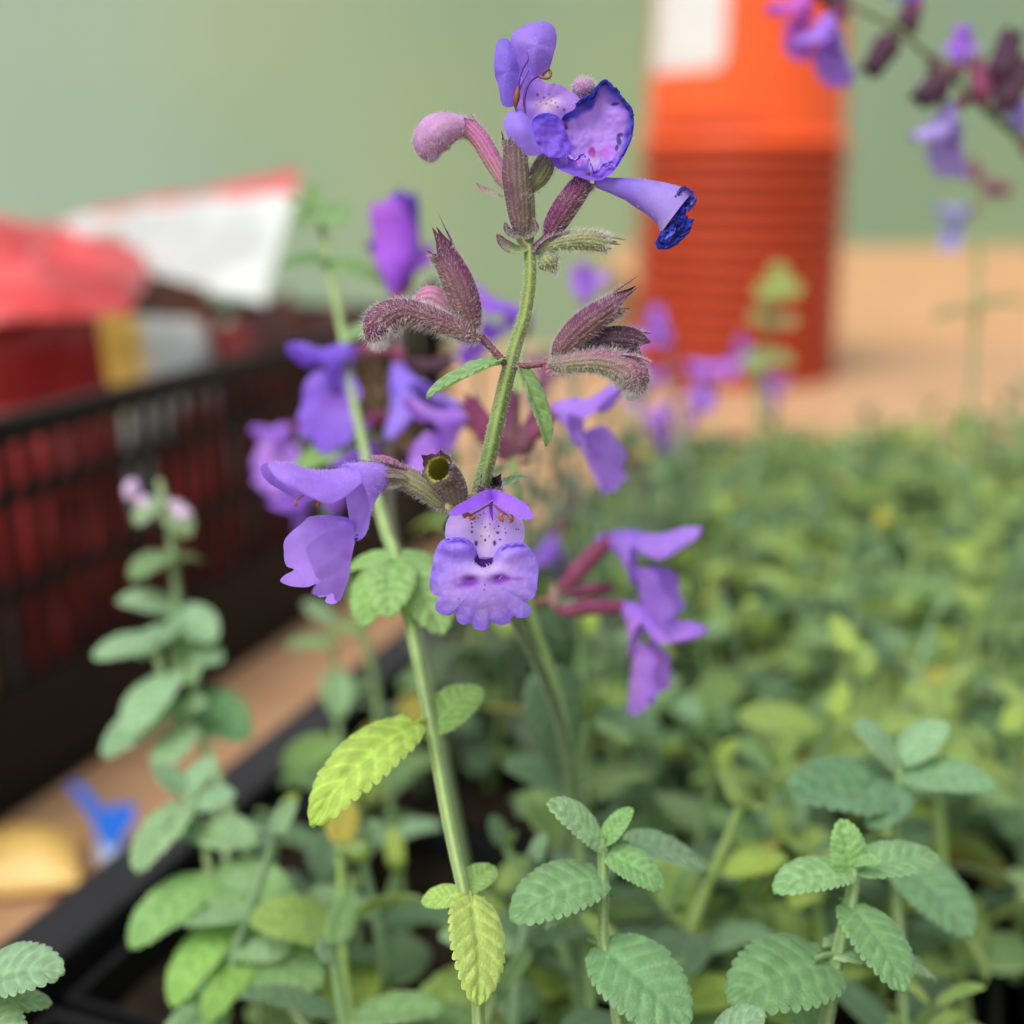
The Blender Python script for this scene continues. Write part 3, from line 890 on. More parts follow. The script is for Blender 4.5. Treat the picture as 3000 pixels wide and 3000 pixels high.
foot = P(1100, 1950, 162); foot[2] = .0445
main = thing('catmint_flower_stem', foot, 'tall upright catmint stem with a frilled violet flower showing its spotted throat', 'catmint', 'flowering catmint stems')
stem(main, [(999, 462, Zo(0), 9), (1000, 520, Zo(2), 10.5), (991, 590, Zo(0), 11), (973, 650, Zo(0), 11.5), (961, 695, Zo(0), 12.5), (944, 765, Zo(0), 13), (925, 850, Zo(-4), 13.5), (906, 925, Zo(-30), 14),
            (900, 985, Zo(-110), 13), (925, 1080, 126, 11), (970, 1170, 138, 10), (1027, 1281, 148, 10), (1065, 1400, 156, 10), (1085, 1560, 160, 10), (1095, 1760, 162, 10), (1100, 1950, 162, 10)],
     m=150, col0=lin(140, 160, 88), col1=lin(92, 122, 78), hair=6500, square=.13, hlen=.00028)

# --- top whorl
calyx(main, [(984, 446, Zo(4), 9), (983, 425, Zo(6), 18), (978, 380, Zo(8), 23), (973, 330, Zo(8), 25), (972, 290, Zo(6), 22), (971, 276, Zo(5), 21)], (-1, .2, .3), 20, 1500, 'brown', seed=1, longtop=.5)
calyx(main, [(1034, 447, Zo(-6), 9), (1043, 430, Zo(-6), 19), (1062, 398, Zo(-5), 23), (1085, 365, Zo(-4), 22), (1102, 343, Zo(-4), 19)], (-.5, .8, .3), 14, 1300, 'purple', seed=2, tmix=.2)
calyx(main, [(958, 352, Zo(-30), 10), (945, 330, Zo(-30), 15), (925, 295, Zo(-28), 17), (905, 262, Zo(-26), 17), (884, 240, Zo(-24), 18)], (.6, .7, .2), 12, 900, 'pink', seed=3, tmix=.25)
calyx(main, [(1001, 358, Zo(-30), 8), (1010, 342, Zo(-30), 17), (1022, 322, Zo(-30), 20), (1032, 300, Zo(-30), 17)], (-.8, .4, .3), 12, 600, 'green', seed=4)
calyx(main, [(1018, 470, Zo(0), 6), (1040, 462, Zo(2), 11), (1075, 455, Zo(4), 15), (1110, 453, Zo(4), 18), (1140, 458, Zo(3), 16)], (0, 1, .4), 26, 1700, 'green', closed=False, seed=5, hlen=14, flare=-.25, tmix=-.25, hcol=(.80, .82, .76))
calyx(main, [(1022, 478, Zo(-8), 6), (1030, 486, Zo(-6), 17), (1037, 497, Zo(-5), 19), (1044, 508, Zo(-5), 8)], (0, 1, .4), 10, 700, 'green', closed=True, seed=6, tmix=-.3, hcol=(.80, .82, .76))

def bract(pts, width, cols, n=(0, .5, .9), cupz=.5, name='bract'):
    """slim boat-shaped bract along pixel points (x, y, Z)"""
    a = spline([P(*p) for p in pts], 24)
    t = unit(np.gradient(a, axis=0)); nn = camvec(n)
    zv = unit(nn - t * (t @ nn)[:, None]); xv = np.cross(t, zv)
    u = np.linspace(0, 1, 24)[:, None]; b = np.linspace(-1, 1, 11)[None]
    w = width * pix(pts[0][2]) * np.sin(np.pi * np.clip(u * .93 + .07, 0, 1)) ** .7
    G = a[:, None] + (w * b)[..., None] * xv[:, None] - (cupz * w * b * b)[..., None] * zv[:, None] * -1
    col = mixn(cols[0] + 0 * G, cols[1] + 0 * G, np.clip(u * 1.1 + .5 * np.abs(b) - .4 + (vn(G, 900, 1) - .5) * .5, 0, 1))
    o = mesh(name, G.reshape(-1, 3), grid_faces(24, 11, False), M_CALYX, main, col.reshape(-1, 3))
    hairs(o, G, False, 260, 8 * pix(pts[0][2]), 4)
    return o
bract([(997, 470, Zo(6)), (970, 474, Zo(8)), (950, 462, Zo(10)), (937, 440, Zo(10))], 13, (lin(128, 150, 92), PURP))
bract([(985, 450, Zo(12)), (968, 446, Zo(16)), (957, 435, Zo(16)), (953, 418, Zo(14))], 8, (lin(134, 140, 100), DPURP))
bract([(990, 452, Zo(12)), (1002, 444, Zo(14)), (1010, 430, Zo(14)), (1006, 412, Zo(12))], 8, (lin(120, 130, 88), DPURP))
bract([(1006, 478, Zo(10)), (1016, 462, Zo(12)), (1040, 447, Zo(12)), (1086, 434, Zo(10))], 8, (PURP, lin(104, 52, 84)), (0, .8, .6))
bract([(950, 372, Zo(-34)), (930, 366, Zo(-34)), (912, 358, Zo(-34)), (898, 346, Zo(-34))], 8, (lin(170, 180, 140), PINK))

def stalk(pts, c0, c1=None, hair=300, name='pedicel', seed=0):
    return stem(main, pts, 10, 26, c0, c1, hair, name, .05, .0003, seed)
stalk([(1000, 468, Zo(0), 8), (984, 452, Zo(4), 9), (984, 440, Zo(5), 8)], lin(150, 160, 110))
stalk([(1000, 474, Zo(-2), 7), (1018, 462, Zo(-4), 8), (1034, 446, Zo(-6), 8)], PURP)
stalk([(1003, 474, Zo(-2), 6), (1012, 475, Zo(-2), 6), (1022, 470, Zo(0), 6)], lin(140, 150, 100))
stalk([(996, 462, Zo(-12), 6), (976, 410, Zo(-34), 6), (958, 352, Zo(-30), 6)], lin(150, 130, 120))
stalk([(1000, 462, Zo(-12), 6), (1004, 410, Zo(-34), 6), (1001, 356, Zo(-30), 6)], lin(140, 150, 100))

def pcol(base, light=LILAC, dark=DVIO, edge=.5, seed=0, amt=1.0):
    def f(x, y, r, th, W):
        n1 = vn(W, 420, seed); n2 = vn(W, 1500, seed + 1)
        c = mixn(base + 0 * W, light + 0 * W, np.clip((n1 - .35) * 1.3, 0, 1) * .65 * amt)
        ve = np.clip(1 - np.abs(np.sin(th * 9 + n1 * 3)) * 4, 0, 1) * .25 * r
        c = mixn(c, dark + 0 * W, np.clip(ve + edge * np.clip(r - .86, 0, 1) * 4 * n2, 0, 1))
        return c
    return f

# A1: upper lobes, throat and lower lobes of the flower at the top
pA = calyx  # keep the linter quiet
cor = blob('corolla', main, o1((715, 470), (760, 430), (830, 440), (880, 470), (930, 482), (1000, 512), (1058, 552), (1040, 610), (1000, 660), (960, 700), (900, 690), (840, 700), (790, 690), (745, 650), (700, 620), (690, 560)), Zo(4),
           lambda x, y, r, th: -10 * bump2(x, y, 1000, 195, 22, 24) + 8 * bump2(x, y, 1060, 185, 30, 24) + 5 * r * np.sin(5 * th),
           lambda x, y, r, th, W: mixn(mixn(pcol(VIOLET, LILAC, DVIO, .3, 1)(x, y, r, th, W), lin(216, 190, 214) + 0 * W, bump2(x, y, 1036, 198, 24, 13) * .9),
                                       lin(104, 44, 110) + 0 * W, np.clip(sum(disc(x, y, a, b, s, s, .6) for a, b, s in ((1014, 178, 3.5), (1026, 184, 3.5), (1036, 180, 3), (1040, 192, 3), (1030, 196, 2.5), (1048, 196, 2.5), (1020, 192, 2.5), (1064, 209, 4), (1052, 204, 2.5), (1012, 196, 2), (1066, 233, 5))), 0, 1) * .85), rings=40, seg=180)
blob('upper_lip', cor, o1((668, 215), (690, 160), (740, 125), (800, 108), (860, 103), (905, 125), (928, 165), (930, 220), (915, 290), (895, 360), (868, 405), (835, 440), (800, 500), (760, 500), (725, 400), (690, 300)), Zo(0),
     lambda x, y, r, th: -16 * r ** 2 + 16 * bump2(x, y, 1012, 95, 30, 36) - 8 * bump2(x, y, 990, 125, 10, 34) + 3 * r * np.sin(4 * th),
     pcol(lin(128, 100, 206), lin(160, 132, 218), DVIO, .35, 2), hair=40, hlen=5)
blob('upper_lip', cor, o1((590, 240), (620, 215), (660, 228), (690, 300), (722, 400), (728, 480), (715, 560), (682, 600), (640, 605), (615, 580), (600, 490), (578, 420), (576, 330)), Zo(8),
     lambda x, y, r, th: 10 * (1 - r ** 2) - 14 * bump2(x, y, 980, 150, 14, 40) + 2 * np.sin(4 * th) * r, pcol(lin(122, 98, 208), lin(148, 124, 220), DVIO, .35, 3), hair=30, hlen=5)
blob('lower_lip', cor, o1((652, 640), (700, 618), (745, 640), (785, 690), (822, 770), (850, 862), (800, 882), (740, 872), (690, 833), (650, 772), (628, 700)), Zo(22),
     lambda x, y, r, th: 10 * (1 - r ** 2) + 6 * bump2(x, y, 985, 250, 18, 20), pcol(lin(138, 112, 216), lin(160, 138, 226), DVIO, .25, 4))
blob('lower_lip', cor, o1((788, 690), (830, 660), (890, 652), (950, 682), (985, 760), (1012, 822), (1002, 885), (940, 900), (885, 895), (830, 855), (805, 770)), Zo(20),
     lambda x, y, r, th: 26 * (vn(np.stack([x * .03, y * .06, 0 * x], -1), 1, 1) - .5) + 10 * (vn(np.stack([x * .1, y * .12, 0 * x], -1), 1, 2) - .5) + 4, lambda x, y, r, th, W: mixn(pcol(lin(104, 76, 200), lin(138, 100, 218), DVIO, .5, 5)(x, y, r, th, W), BLUE_IN + 0 * W, np.clip(bump2(x, y, 1020, 224, 30, 10) * 1.1, 0, 1) * .7))

# A2: fading cup-shaped flower with blue rims
def a2col(x, y, r, th, W):
    c = pcol(lin(164, 128, 222), lin(196, 158, 230), VIOLET, .0, 6)(x, y, r, th, W)
    n = vn(W, 900, 2); n2 = vn(W, 380, 1)
    rim = np.clip((r - .78 + (n2 - .5) * .45) * 7, 0, 1)
    ang = np.degrees(th)
    topr = np.clip(((ang > -150) & (ang < 20)) * 1.0, 0, 1)
    c = mixn(c, DVIO + 0 * W, np.clip((r - .7) * 4, 0, 1) * .7)
    c = mixn(c, BLUE_IN + 0 * W, rim * topr * np.clip(.55 + n, 0, 1))
    c = mixn(c, DBLUE + 0 * W, np.clip((n - .55) * 6, 0, 1) * rim * topr * .7)
    lowf = np.clip((y - (300 + 7 * np.sin(x * .22) + 5 * np.sin(x * .53))) / 3, 0, 1)
    c = mixn(c, lin(120, 84, 204) + 0 * W, lowf * .85)
    c = mixn(c, lin(150, 16, 150) + 0 * W, disc(x, y, 1118.5, 279, 9, 13, .4) * .95)
    c = mixn(c, lin(186, 70, 200) + 0 * W, np.clip(bump2(x, y, 1145, 280, 12, 12) + bump2(x, y, 1090, 300, 10, 5), 0, 1) * .55)
    c = mixn(c, lin(214, 190, 222) + 0 * W, bump2(x, y, 1122, 300, 14, 14) * .5)
    for (a, b, s, q) in ((1168, 262, 6, 14), (1172, 250, 9, 5), (1152, 303, 7, 4), (1163, 276, 4, 7), (1068, 236, 6, 5), (1162, 192, 9, 4)):
        c = mixn(c, DBLUE + 0 * W, np.clip(disc(x + 5 * (n - .5), y + 9 * (n2 - .5), a, b, s, q, .4), 0, 1) * .85)
    c = mixn(c, lin(120, 70, 90) + 0 * W, disc(x, y, 1066, 234, 5, 6) * .7)
    return c
def a2z(x, y, r, th):
    q = np.stack([x * .05, y * .05, 0 * x], -1)
    return -30 + 34 * r ** 2.2 + 14 * (vn(q, 1, 1) - .5) + 3 * (vn(q, 2.7, 2) - .5) + 4 * r ** 2 * np.sin(7 * th) + 2.5 * r ** 3 * np.sin(17 * th) + 10 * np.clip((y - 298) / 40, 0, 1)
cup = blob('corolla', main, o1((1028, 620), (1045, 585), (1085, 560), (1130, 542), (1158, 492), (1178, 470), (1212, 459), (1238, 478), (1264, 502), (1290, 540), (1312, 562), (1352, 622), (1362, 660), (1366, 705), (1352, 790), (1312, 880), (1262, 962), (1228, 1002), (1150, 1032), (1070, 1022), (980, 992), (920, 942), (890, 890), (915, 850), (940, 800), (945, 740), (950, 690), (990, 640)), Zo(14), a2z, a2col, centre=L1(1140, 790), rings=60, seg=240)
# crumpled dark blue fringe along its upper rim
def fringe(parent, pts, width, Z, seed, name='petal_rim', cols=(BLUE_IN, DBLUE)):
    a = spline(np.array(pts, float), 90)
    t = np.gradient(a, axis=0); nrm = np.stack([t[:, 1], -t[:, 0]], -1); nrm /= np.linalg.norm(nrm, axis=1)[:, None] + 1e-9
    b = np.linspace(-1, 1, 9)[None]
    s = np.arange(90)[:, None]
    q = np.stack([a[:, 0:1] * .1 + 0 * b, a[:, 1:2] * .1 + b, 0 * a[:, :1] + 0 * b], -1)
    n1 = vn(q, 1.3, seed) - .5; n2 = vn(q, 3.1, seed + 1) - .5
    wv = width * (.7 + .8 * (vn(q, .7, seed + 2)))
    x = a[:, 0:1] + nrm[:, 0:1] * b * wv + n2 * 4; y = a[:, 1:2] + nrm[:, 1:2] * b * wv + n1 * 4
    z = 7 * n1 + 9 * n2 + 4 * (1 - b * b)
    k = pix(Z)
    c = a.mean(0)
    W = P(c[0], c[1], Z) + ((x - c[0]) * k)[..., None] * RIGHT - ((y - c[1]) * k)[..., None] * UP - (z * k)[..., None] * FWD
    col = mixn(cols[0] + 0 * W, cols[1] + 0 * W, np.clip(n1 * 2.4 + n2 * 1.5 + .35, 0, 1))
    return mesh(name, W.reshape(-1, 3), grid_faces(90, 9, False), M_PETAL, parent, col.reshape(-1, 3))
fringe(cup, o1((1042, 600), (1085, 562), (1132, 542), (1160, 495), (1205, 468), (1250, 500), (1300, 560), (1345, 625), (1355, 660)), 3.4, Zo(18), 1)
fringe(cup, o1((1355, 700), (1345, 780), (1310, 860), (1262, 945)), 2.0, Zo(20), 2, cols=(DVIO, BLUE_IN))
fringe(cup, o1((985, 880), (1030, 905), (1090, 880), (1140, 975), (1200, 935), (1255, 945)), 3, Zo(24), 3, cols=(lin(110, 76, 200), LILAC))

# fuzzy bud tip behind, bud on the left, faded trumpet on the right
def fuzzy(parent, c, Z, rx, ry, col, nh, name='bud', hl=9, seed=0, ang=0.0):
    th = np.linspace(0.03, np.pi - .03, 18)[:, None]; ph = np.linspace(0, 2 * np.pi, 30, endpoint=False)[None]
    k = pix(Z)
    lx, ly, lz = rx * np.sin(th) * np.cos(ph), ry * np.cos(th) + 0 * ph, rx * np.sin(th) * np.sin(ph)
    ca, sa = math.cos(ang), math.sin(ang)
    x, y = lx * ca - ly * sa, lx * sa + ly * ca
    G = P(*c, Z) + (x * k)[..., None] * RIGHT + (y * k)[..., None] * UP + (lz * k)[..., None] * -FWD
    G = G + unit(G - P(*c, Z)) * ((vn(G, 900, seed) - .5) * 4 * k)[..., None]
    cc = mixn(col[0] + 0 * G, col[1] + 0 * G, np.clip(vn(G, 700, seed) * 1.4 - .2, 0, 1))
    o = mesh(name, G.reshape(-1, 3), grid_faces(18, 30, True), M_CALYX, parent, cc.reshape(-1, 3))
    hairs(o, G, True, nh, hl * k, seed, (.78, .72, .78))
    return o
fuzzy(cup, L1(1085, 500), Zo(-6), 22, 19, (lin(176, 132, 168), lin(150, 110, 170)), 900, 'bud', 9, 2)

bud = calyx(main, [(*L1(440, 730), Zo(-24), 14), (*L1(390, 715), Zo(-22), 20), (*L1(320, 725), Zo(-20), 29), (*L1(250, 755), Zo(-18), 36), (*L1(215, 805), Zo(-18), 34), (*L1(215, 860), Zo(-18), 25), (*L1(225, 890), Zo(-18), 13)], (-.5, .8, .3), 5, 1900, 'bud', closed=True, seed=9, tmix=.0, name='bud', hlen=8, hcol=(.76, .66, .80), rib=.006)

def trumpet():
    top = spline(np.array(o1((1140, 1020), (1220, 1006), (1320, 1008), (1440, 1022), (1560, 1040), (1650, 1062), (1690, 1100))), 40)
    bot = spline(np.array(o1((1150, 1055), (1220, 1085), (1300, 1125), (1380, 1175), (1450, 1225), (1500, 1275), (1520, 1320))), 40)
    mid = (top + bot) / 2; hh = np.linalg.norm(top - bot, axis=1) / 2
    ax = (top - bot) / (2 * hh[:, None])
    ph = np.linspace(0, 2 * np.pi, 40, endpoint=False)
    x = mid[:, 0:1] + ax[:, 0:1] * hh[:, None] * np.cos(ph); y = mid[:, 1:2] + ax[:, 1:2] * hh[:, None] * np.cos(ph)
    z = .8 * hh[:, None] * np.sin(ph)
    k = pix(FZ); c = mid.mean(0)
    W = P(*c, Zo(-2)) + ((x - c[0]) * k)[..., None] * RIGHT - ((y - c[1]) * k)[..., None] * UP - (z * k)[..., None] * FWD
    W = W + unit(W - W.mean(1, keepdims=True)) * ((vn(W, 700, 1) - .5) * 5 * k)[..., None]
    u = np.linspace(0, 1, 40)[:, None] + 0 * ph
    col = mixn(lin(118, 92, 196) + 0 * W, lin(158, 136, 216) + 0 * W, np.clip(vn(W, 420, 2) * 1.3 - .2 + .2 * u, 0, 1))
    col = mixn(col, lin(196, 184, 204) + 0 * W, np.clip((u - .75) * 3, 0, 1) * np.clip(-np.cos(ph), 0, 1)[None] * .5)
    o = mesh('corolla', W.reshape(-1, 3), grid_faces(40, 40, True), M_PETAL, main, col.reshape(-1, 3))
    hairs(o, W, True, 260, 6 * k, 3, (.72, .70, .84))
    def crc(x, y, r, th, W):
        n = vn(W, 1300, 1); n2 = vn(W, 700, 2)
        c = mixn(BLUE_IN + 0 * W, DBLUE + 0 * W, np.clip((n - .35) * 3, 0, 1))
        c = mixn(c, lin(104, 130, 210) + 0 * W, np.clip((n2 - .6) * 5, 0, 1) * .7)
        return mixn(c, lin(60, 26, 40) + 0 * W, disc(x, y, *L1(1640, 1125), 15, 12, .5) * .8)
    def crz(x, y, r, th):
        q = np.stack([x * .16, y * .16, 0 * x], -1)
        return 22 * (1 - r ** 2) + 14 * (vn(q, 1, 1) - .5) + 10 * (vn(q, 2.4, 2) - .5)
    blob('withered_lip', o, o1((1540, 1195), (1575, 1160), (1610, 1100), (1640, 1055), (1672, 1062), (1700, 1105), (1716, 1140), (1690, 1175), (1664, 1200), (1684, 1262), (1664, 1300), (1640, 1345), (1600, 1368), (1565, 1402), (1540, 1398), (1512, 1402), (1495, 1372), (1512, 1318), (1550, 1252)), Zo(6), crz, crc, rings=44, seg=200)
    fringe(o, o1((1600, 1120), (1640, 1065), (1690, 1090), (1710, 1140), (1665, 1195)), 4, Zo(26), 5, cols=(lin(110, 100, 190), DBLUE))
    fringe(o, o1((1690, 1240), (1670, 1300), (1630, 1350), (1570, 1395), (1512, 1398), (1500, 1360)), 4.5, Zo(18), 6, cols=(BLUE_IN, DBLUE))
    fringe(o, o1((1560, 1200), (1590, 1250), (1580, 1310), (1550, 1360)), 5, Zo(24), 7, cols=(BLUE_IN, lin(96, 110, 210)))
trumpet()

def thread(parent, pts, name, col, n=8, m=20):
    a = spline(np.array([[*P(x, y, Z), r * pix(Z)] for x, y, Z, r in pts]), m)
    G, *_ = sweep(a[:, :3], a[:, 3], n)
    return mesh(name, G.reshape(-1, 3), grid_faces(m, n, True), M_ANTHER, parent, (np.tile(col, (m * n, 1)) * (.7 + .6 * vn(G, 1500, 1).reshape(-1, 1))))
AB = lin(122, 70, 28); AF = lin(92, 42, 160)
s = thread(cor, [(*L1(712, 520), Zo(26), 2.4), (*L1(715, 450), Zo(28), 2.8), (*L1(735, 390), Zo(26), 2.6), (*L1(765, 340), Zo(22), 2.2), (*L1(762, 295), Zo(20), .8)], 'stamen', AF)
thread(s, [(*L1(712, 480), Zo(27), 1.5), (*L1(705, 530), Zo(28), 5.5), (*L1(698, 580), Zo(28), 5), (*L1(696, 625), Zo(27), .8)], 'anther', AB)
s = thread(cor, [(*L1(752, 640), Zo(24), 1.6), (*L1(745, 570), Zo(26), 2.6), (*L1(762, 490), Zo(28), 2.6), (*L1(805, 440), Zo(26), 2.4), (*L1(855, 425), Zo(24), 1.5)], 'stamen', lin(84, 40, 150))
thread(s, [(*L1(825, 425), Zo(25), 1), (*L1(850, 440), Zo(27), 3), (*L1(885, 440), Zo(27), 3), (*L1(895, 410), Zo(26), 3), (*L1(880, 388), Zo(25), 2)], 'anther', lin(140, 90, 60))
thread(s, [(*L1(845, 425), Zo(25), 1), (*L1(862, 405), Zo(27), 2.4), (*L1(884, 392), Zo(27), 2.6), (*L1(890, 420), Zo(26), 1.6)], 'anther', lin(120, 70, 60))
thread(cor, [(*L1(700, 590), Zo(24), 1.2), (*L1(722, 500), Zo(22), 1.8), (*L1(770, 400), Zo(18), 1.6)], 'stamen', lin(110, 60, 180))

# --- second whorl
PD = lin(128, 66, 84)
stalk([(*L2(1045, 915), Zo(0), 9), (*L2(1005, 875), Zo(2), 7.5), (*L2(950, 815), Zo(2), 7), (*L2(885, 745), Zo(2), 8)], PD, lin(112, 70, 90), 420, seed=1)
stalk([(*L2(1045, 915), Zo(0), 9), (*L2(1120, 912), Zo(2), 6.5), (*L2(1200, 905), Zo(2), 6), (*L2(1300, 880), Zo(2), 9)], PD, lin(134, 74, 96), 420, seed=2)
calyx(main, [(*L2(862, 735), Zo(2), 7), (*L2(840, 670), Zo(4), 17), (*L2(810, 580), Zo(6), 26), (*L2(765, 460), Zo(6), 29), (*L2(715, 350), Zo(6), 26), (*L2(680, 285), Zo(6), 23)], (.9, .45, .2), 46, 2300, 'purple', seed=11, longtop=.75, flare=.2)
calyx(main, [(*L2(885, 760), Zo(4), 7), (*L2(820, 735), Zo(8), 14), (*L2(720, 690), Zo(10), 19), (*L2(600, 640), Zo(12), 21), (*L2(480, 608), Zo(12), 23), (*L2(390, 625), Zo(12), 29), (*L2(320, 675), Zo(12), 32), (*L2(305, 735), Zo(12), 26), (*L2(315, 775), Zo(12), 14)], (.1, 1, .3), 5, 4200, 'purple', closed=True, seed=12, hlen=17, tmix=-.05, hcol=(.82, .78, .82))
calyx(main, [(*L2(760, 640), Zo(-50), 8), (*L2(700, 600), Zo(-50), 22), (*L2(620, 545), Zo(-50), 27), (*L2(560, 540), Zo(-50), 22), (*L2(525, 545), Zo(-50), 10)], (.2, 1, .3), 6, 700, 'pink', closed=True, seed=13)
calyx(main, [(*L2(1300, 870), Zo(2), 7), (*L2(1345, 810), Zo(6), 19), (*L2(1420, 730), Zo(8), 25), (*L2(1510, 655), Zo(10), 26), (*L2(1600, 595), Zo(10), 23), (*L2(1640, 570), Zo(10), 22)], (-.45, .9, .2), 46, 2300, 'purple', seed=14, longtop=.75, flare=.05)
calyx(main, [(*L2(1400, 860), Zo(-30), 8), (*L2(1520, 790), Zo(-24), 20), (*L2(1620, 765), Zo(-22), 25), (*L2(1720, 770), Zo(-22), 25), (*L2(1780, 785), Zo(-22), 22)], (-.2, 1, .1), 17, 900, 'dark', seed=15, inside=lin(130, 150, 104), tmix=-.05)
calyx(main, [(*L2(1265, 905), Zo(6), 7), (*L2(1330, 905), Zo(12), 15), (*L2(1430, 890), Zo(16), 19), (*L2(1550, 885), Zo(18), 22), (*L2(1660, 910), Zo(20), 27), (*L2(1735, 960), Zo(20), 32), (*L2(1750, 1015), Zo(20), 27), (*L2(1735, 1060), Zo(20), 14)], (-.05, 1, .3), 6, 4400, 'mauve', closed=True, seed=16, hlen=14, tmix=-.05, hcol=(.74, .74, .74))
bract([(*L2(1270, 900), Zo(16)), (*L2(1260, 935), Zo(20)), (*L2(1290, 962), Zo(22)), (*L2(1330, 965), Zo(20))], 6, (lin(170, 60, 90), PINK))
bract([(*L2(1680, 850), Zo(40)), (*L2(1760, 860), Zo(42)), (*L2(1810, 880), Zo(38)), (*L2(1845, 895), Zo(30))], 7, (PURP, PINK), (0, 1, .5))
bract([(*L2(860, 770), Zo(16)), (*L2(810, 770), Zo(18)), (*L2(765, 745), Zo(18)), (*L2(740, 735), Zo(18))], 7, (DPURP, PURP))

# the two small leaves at the second node
leaf_at(main, P(*L2(1005, 890), Zo(4)), P(*L2(612, 1088), Zo(40)), (-.25, .75, .45), .5, FINE[2], lin(140, 178, 122), 'leaf')
leaf_at(main, P(*L2(1105, 935), Zo(6)), P(*L2(1240, 1340), Zo(30)), (.75, .25, .6), .62, FINE[2], lin(128, 164, 100), 'leaf')
leaf_at(main, P(930, 925, Zo(-40)), P(992, 902, Zo(-70)), (0, .9, .3), .6, FINE[0], lin(126, 160, 126), 'leaf')
leaf_at(main, P(880, 960, Zo(-50)), P(838, 1000, Zo(-60)), (0, .4, .8), .6, FINE[0], lin(96, 130, 90), 'leaf')

# --- third whorl
stalk([(905, 930, Zo(-30), 9), (880, 948, Zo(-10), 10), (855, 955, Zo(0), 9), (838, 955, Zo(2), 8)], lin(150, 150, 100), lin(130, 130, 96), 200, seed=3)
calyx(main, [(*L3(1185, 500), Zo(0), 6), (*L3(1150, 470), Zo(4), 14), (*L3(1070, 395), Zo(8), 20), (*L3(970, 335), Zo(10), 21), (*L3(870, 303), Zo(12), 20), (*L3(785, 292), Zo(14), 20)], (-.3, 1, .2), 34, 2200, 'green', seed=21, longtop=.75, flare=.0, tmix=.12)
calyx(main, [(*L3(1270, 520), Zo(2), 7), (*L3(1265, 470), Zo(4), 19), (*L3(1245, 400), Zo(8), 25), (*L3(1215, 330), Zo(20), 25), (*L3(1172, 285), Zo(44), 24), (*L3(1150, 268), Zo(58), 23)], (.5, .9, -.3), 24, 1200, 'brown', seed=22, longtop=.3, flare=.35, inside=lin(150, 150, 52))
fuzzy(main, L3(1212, 505), Zo(12), 7, 8, (lin(226, 214, 160), lin(206, 190, 130)), 60, 'bract', 6, 3)
calyx(main, [(*L3(1440, 560), Zo(-60), 10), (*L3(1450, 470), Zo(-40), 22), (*L3(1465, 400), Zo(-26), 24), (*L3(1475, 360), Zo(-16), 23)], (0, 1, .2), 18, 1400, 'dark', seed=23, longtop=.3, flare=-.1)

# side flower on the left
fC1 = camvec((-1, .03, .52))
bC1 = P(757, 897, Zo(2))
cC1, MC1 = corolla(main, bC1, fC1, camvec((-.06, 1, .06)), 262 * pix(FZ), .9, lin(148, 110, 216), lin(172, 138, 228), 1.0, 700, 31, 0, 1.7, drop=.74)
for (x0, x1, yy) in ((.62, .66, .10), (.76, .80, .06)):
    p0 = MC1(np.array(.45), np.array(yy), np.array(.0)); p1 = MC1(np.array(x0), np.array(yy), np.array(-.18)); p2 = MC1(np.array(x1), np.array(yy + .02), np.array(-.24))
    a = spline(np.array([p0, p1, p2]), 14); G, *_ = sweep(a, np.linspace(1.6, 1.6, 14) * pix(FZ) + np.where(np.arange(14) > 10, 2.0 * pix(FZ), 0), 8)
    mesh('stamen', G.reshape(-1, 3), grid_faces(14, 8, True), M_ANTHER, cC1, np.tile(lin(186, 104, 50), (112, 1)))

bract([(768, 886, Zo(24)), (742, 874, Zo(28)), (716, 866, Zo(28)), (694, 862, Zo(26))], 9, (PURP, PINK), (0, .8, .7))
bract([(768, 902, Zo(34)), (745, 896, Zo(38)), (725, 896, Zo(38)), (708, 900, Zo(36))], 8, (lin(130, 130, 96), PURP), (0, .3, 1))
bract([(762, 915, Zo(26)), (742, 916, Zo(30)), (724, 920, Zo(30)), (711, 926, Zo(28))], 7, (lin(140, 150, 100), PURP), (0, .1, 1))
# front flower: throat with lateral lobes, upper lip, lower lip, stamens
SPOTS = [(1355, 610, 8, 8), (1358, 632, 9, 8), (1357, 662, 11, 11), (1378, 598, 6, 5), (1383, 735, 15, 24), (1500, 733, 15, 24), (1525, 625, 8, 9), (1520, 667, 15, 10), (1570, 668, 8, 7), (1566, 640, 6, 6),
         (1636, 645, 6, 6), (1652, 645, 6, 6), (1535, 710, 11, 8), (1440, 715, 9, 12), (1440, 632, 9, 7), (1415, 690, 5, 8), (1465, 690, 5, 9), (1408, 556, 7, 6), (1470, 612, 5, 8), (1395, 575, 5, 5), (1420, 610, 4, 6),
         (1345, 590, 4, 4), (1540, 590, 6, 6), (1500, 640, 4, 7), (1430, 545, 4, 8), (1455, 655, 4, 4), (1512, 600, 4, 4), (1550, 610, 4, 5)]
def thr_col(x, y, r, th, W):
    c = pcol(lin(186, 158, 226), lin(212, 190, 232), VIOLET, .3, 7)(x, y, r, th, W)
    zx, zy = (x - 483) / .3, (y - 805) / .3
    c = mixn(c, lin(226, 208, 232) + 0 * W, bump2(zx, zy, 1440, 700, 60, 110) * .7)
    c = mixn(c, lin(160, 70, 214) + 0 * W, np.clip(bump2(zx, zy, 1475, 470, 20, 90) * 1.3, 0, 1))
    c = mixn(c, lin(150, 104, 214) + 0 * W, np.clip(bump2(zx, zy, 1460, 540, 80, 60), 0, 1) * .55)
    m = np.clip(sum(disc(zx, zy, *q, .5) for q in SPOTS), 0, 1)
    return mixn(c, SPOT + 0 * W, m * .95)
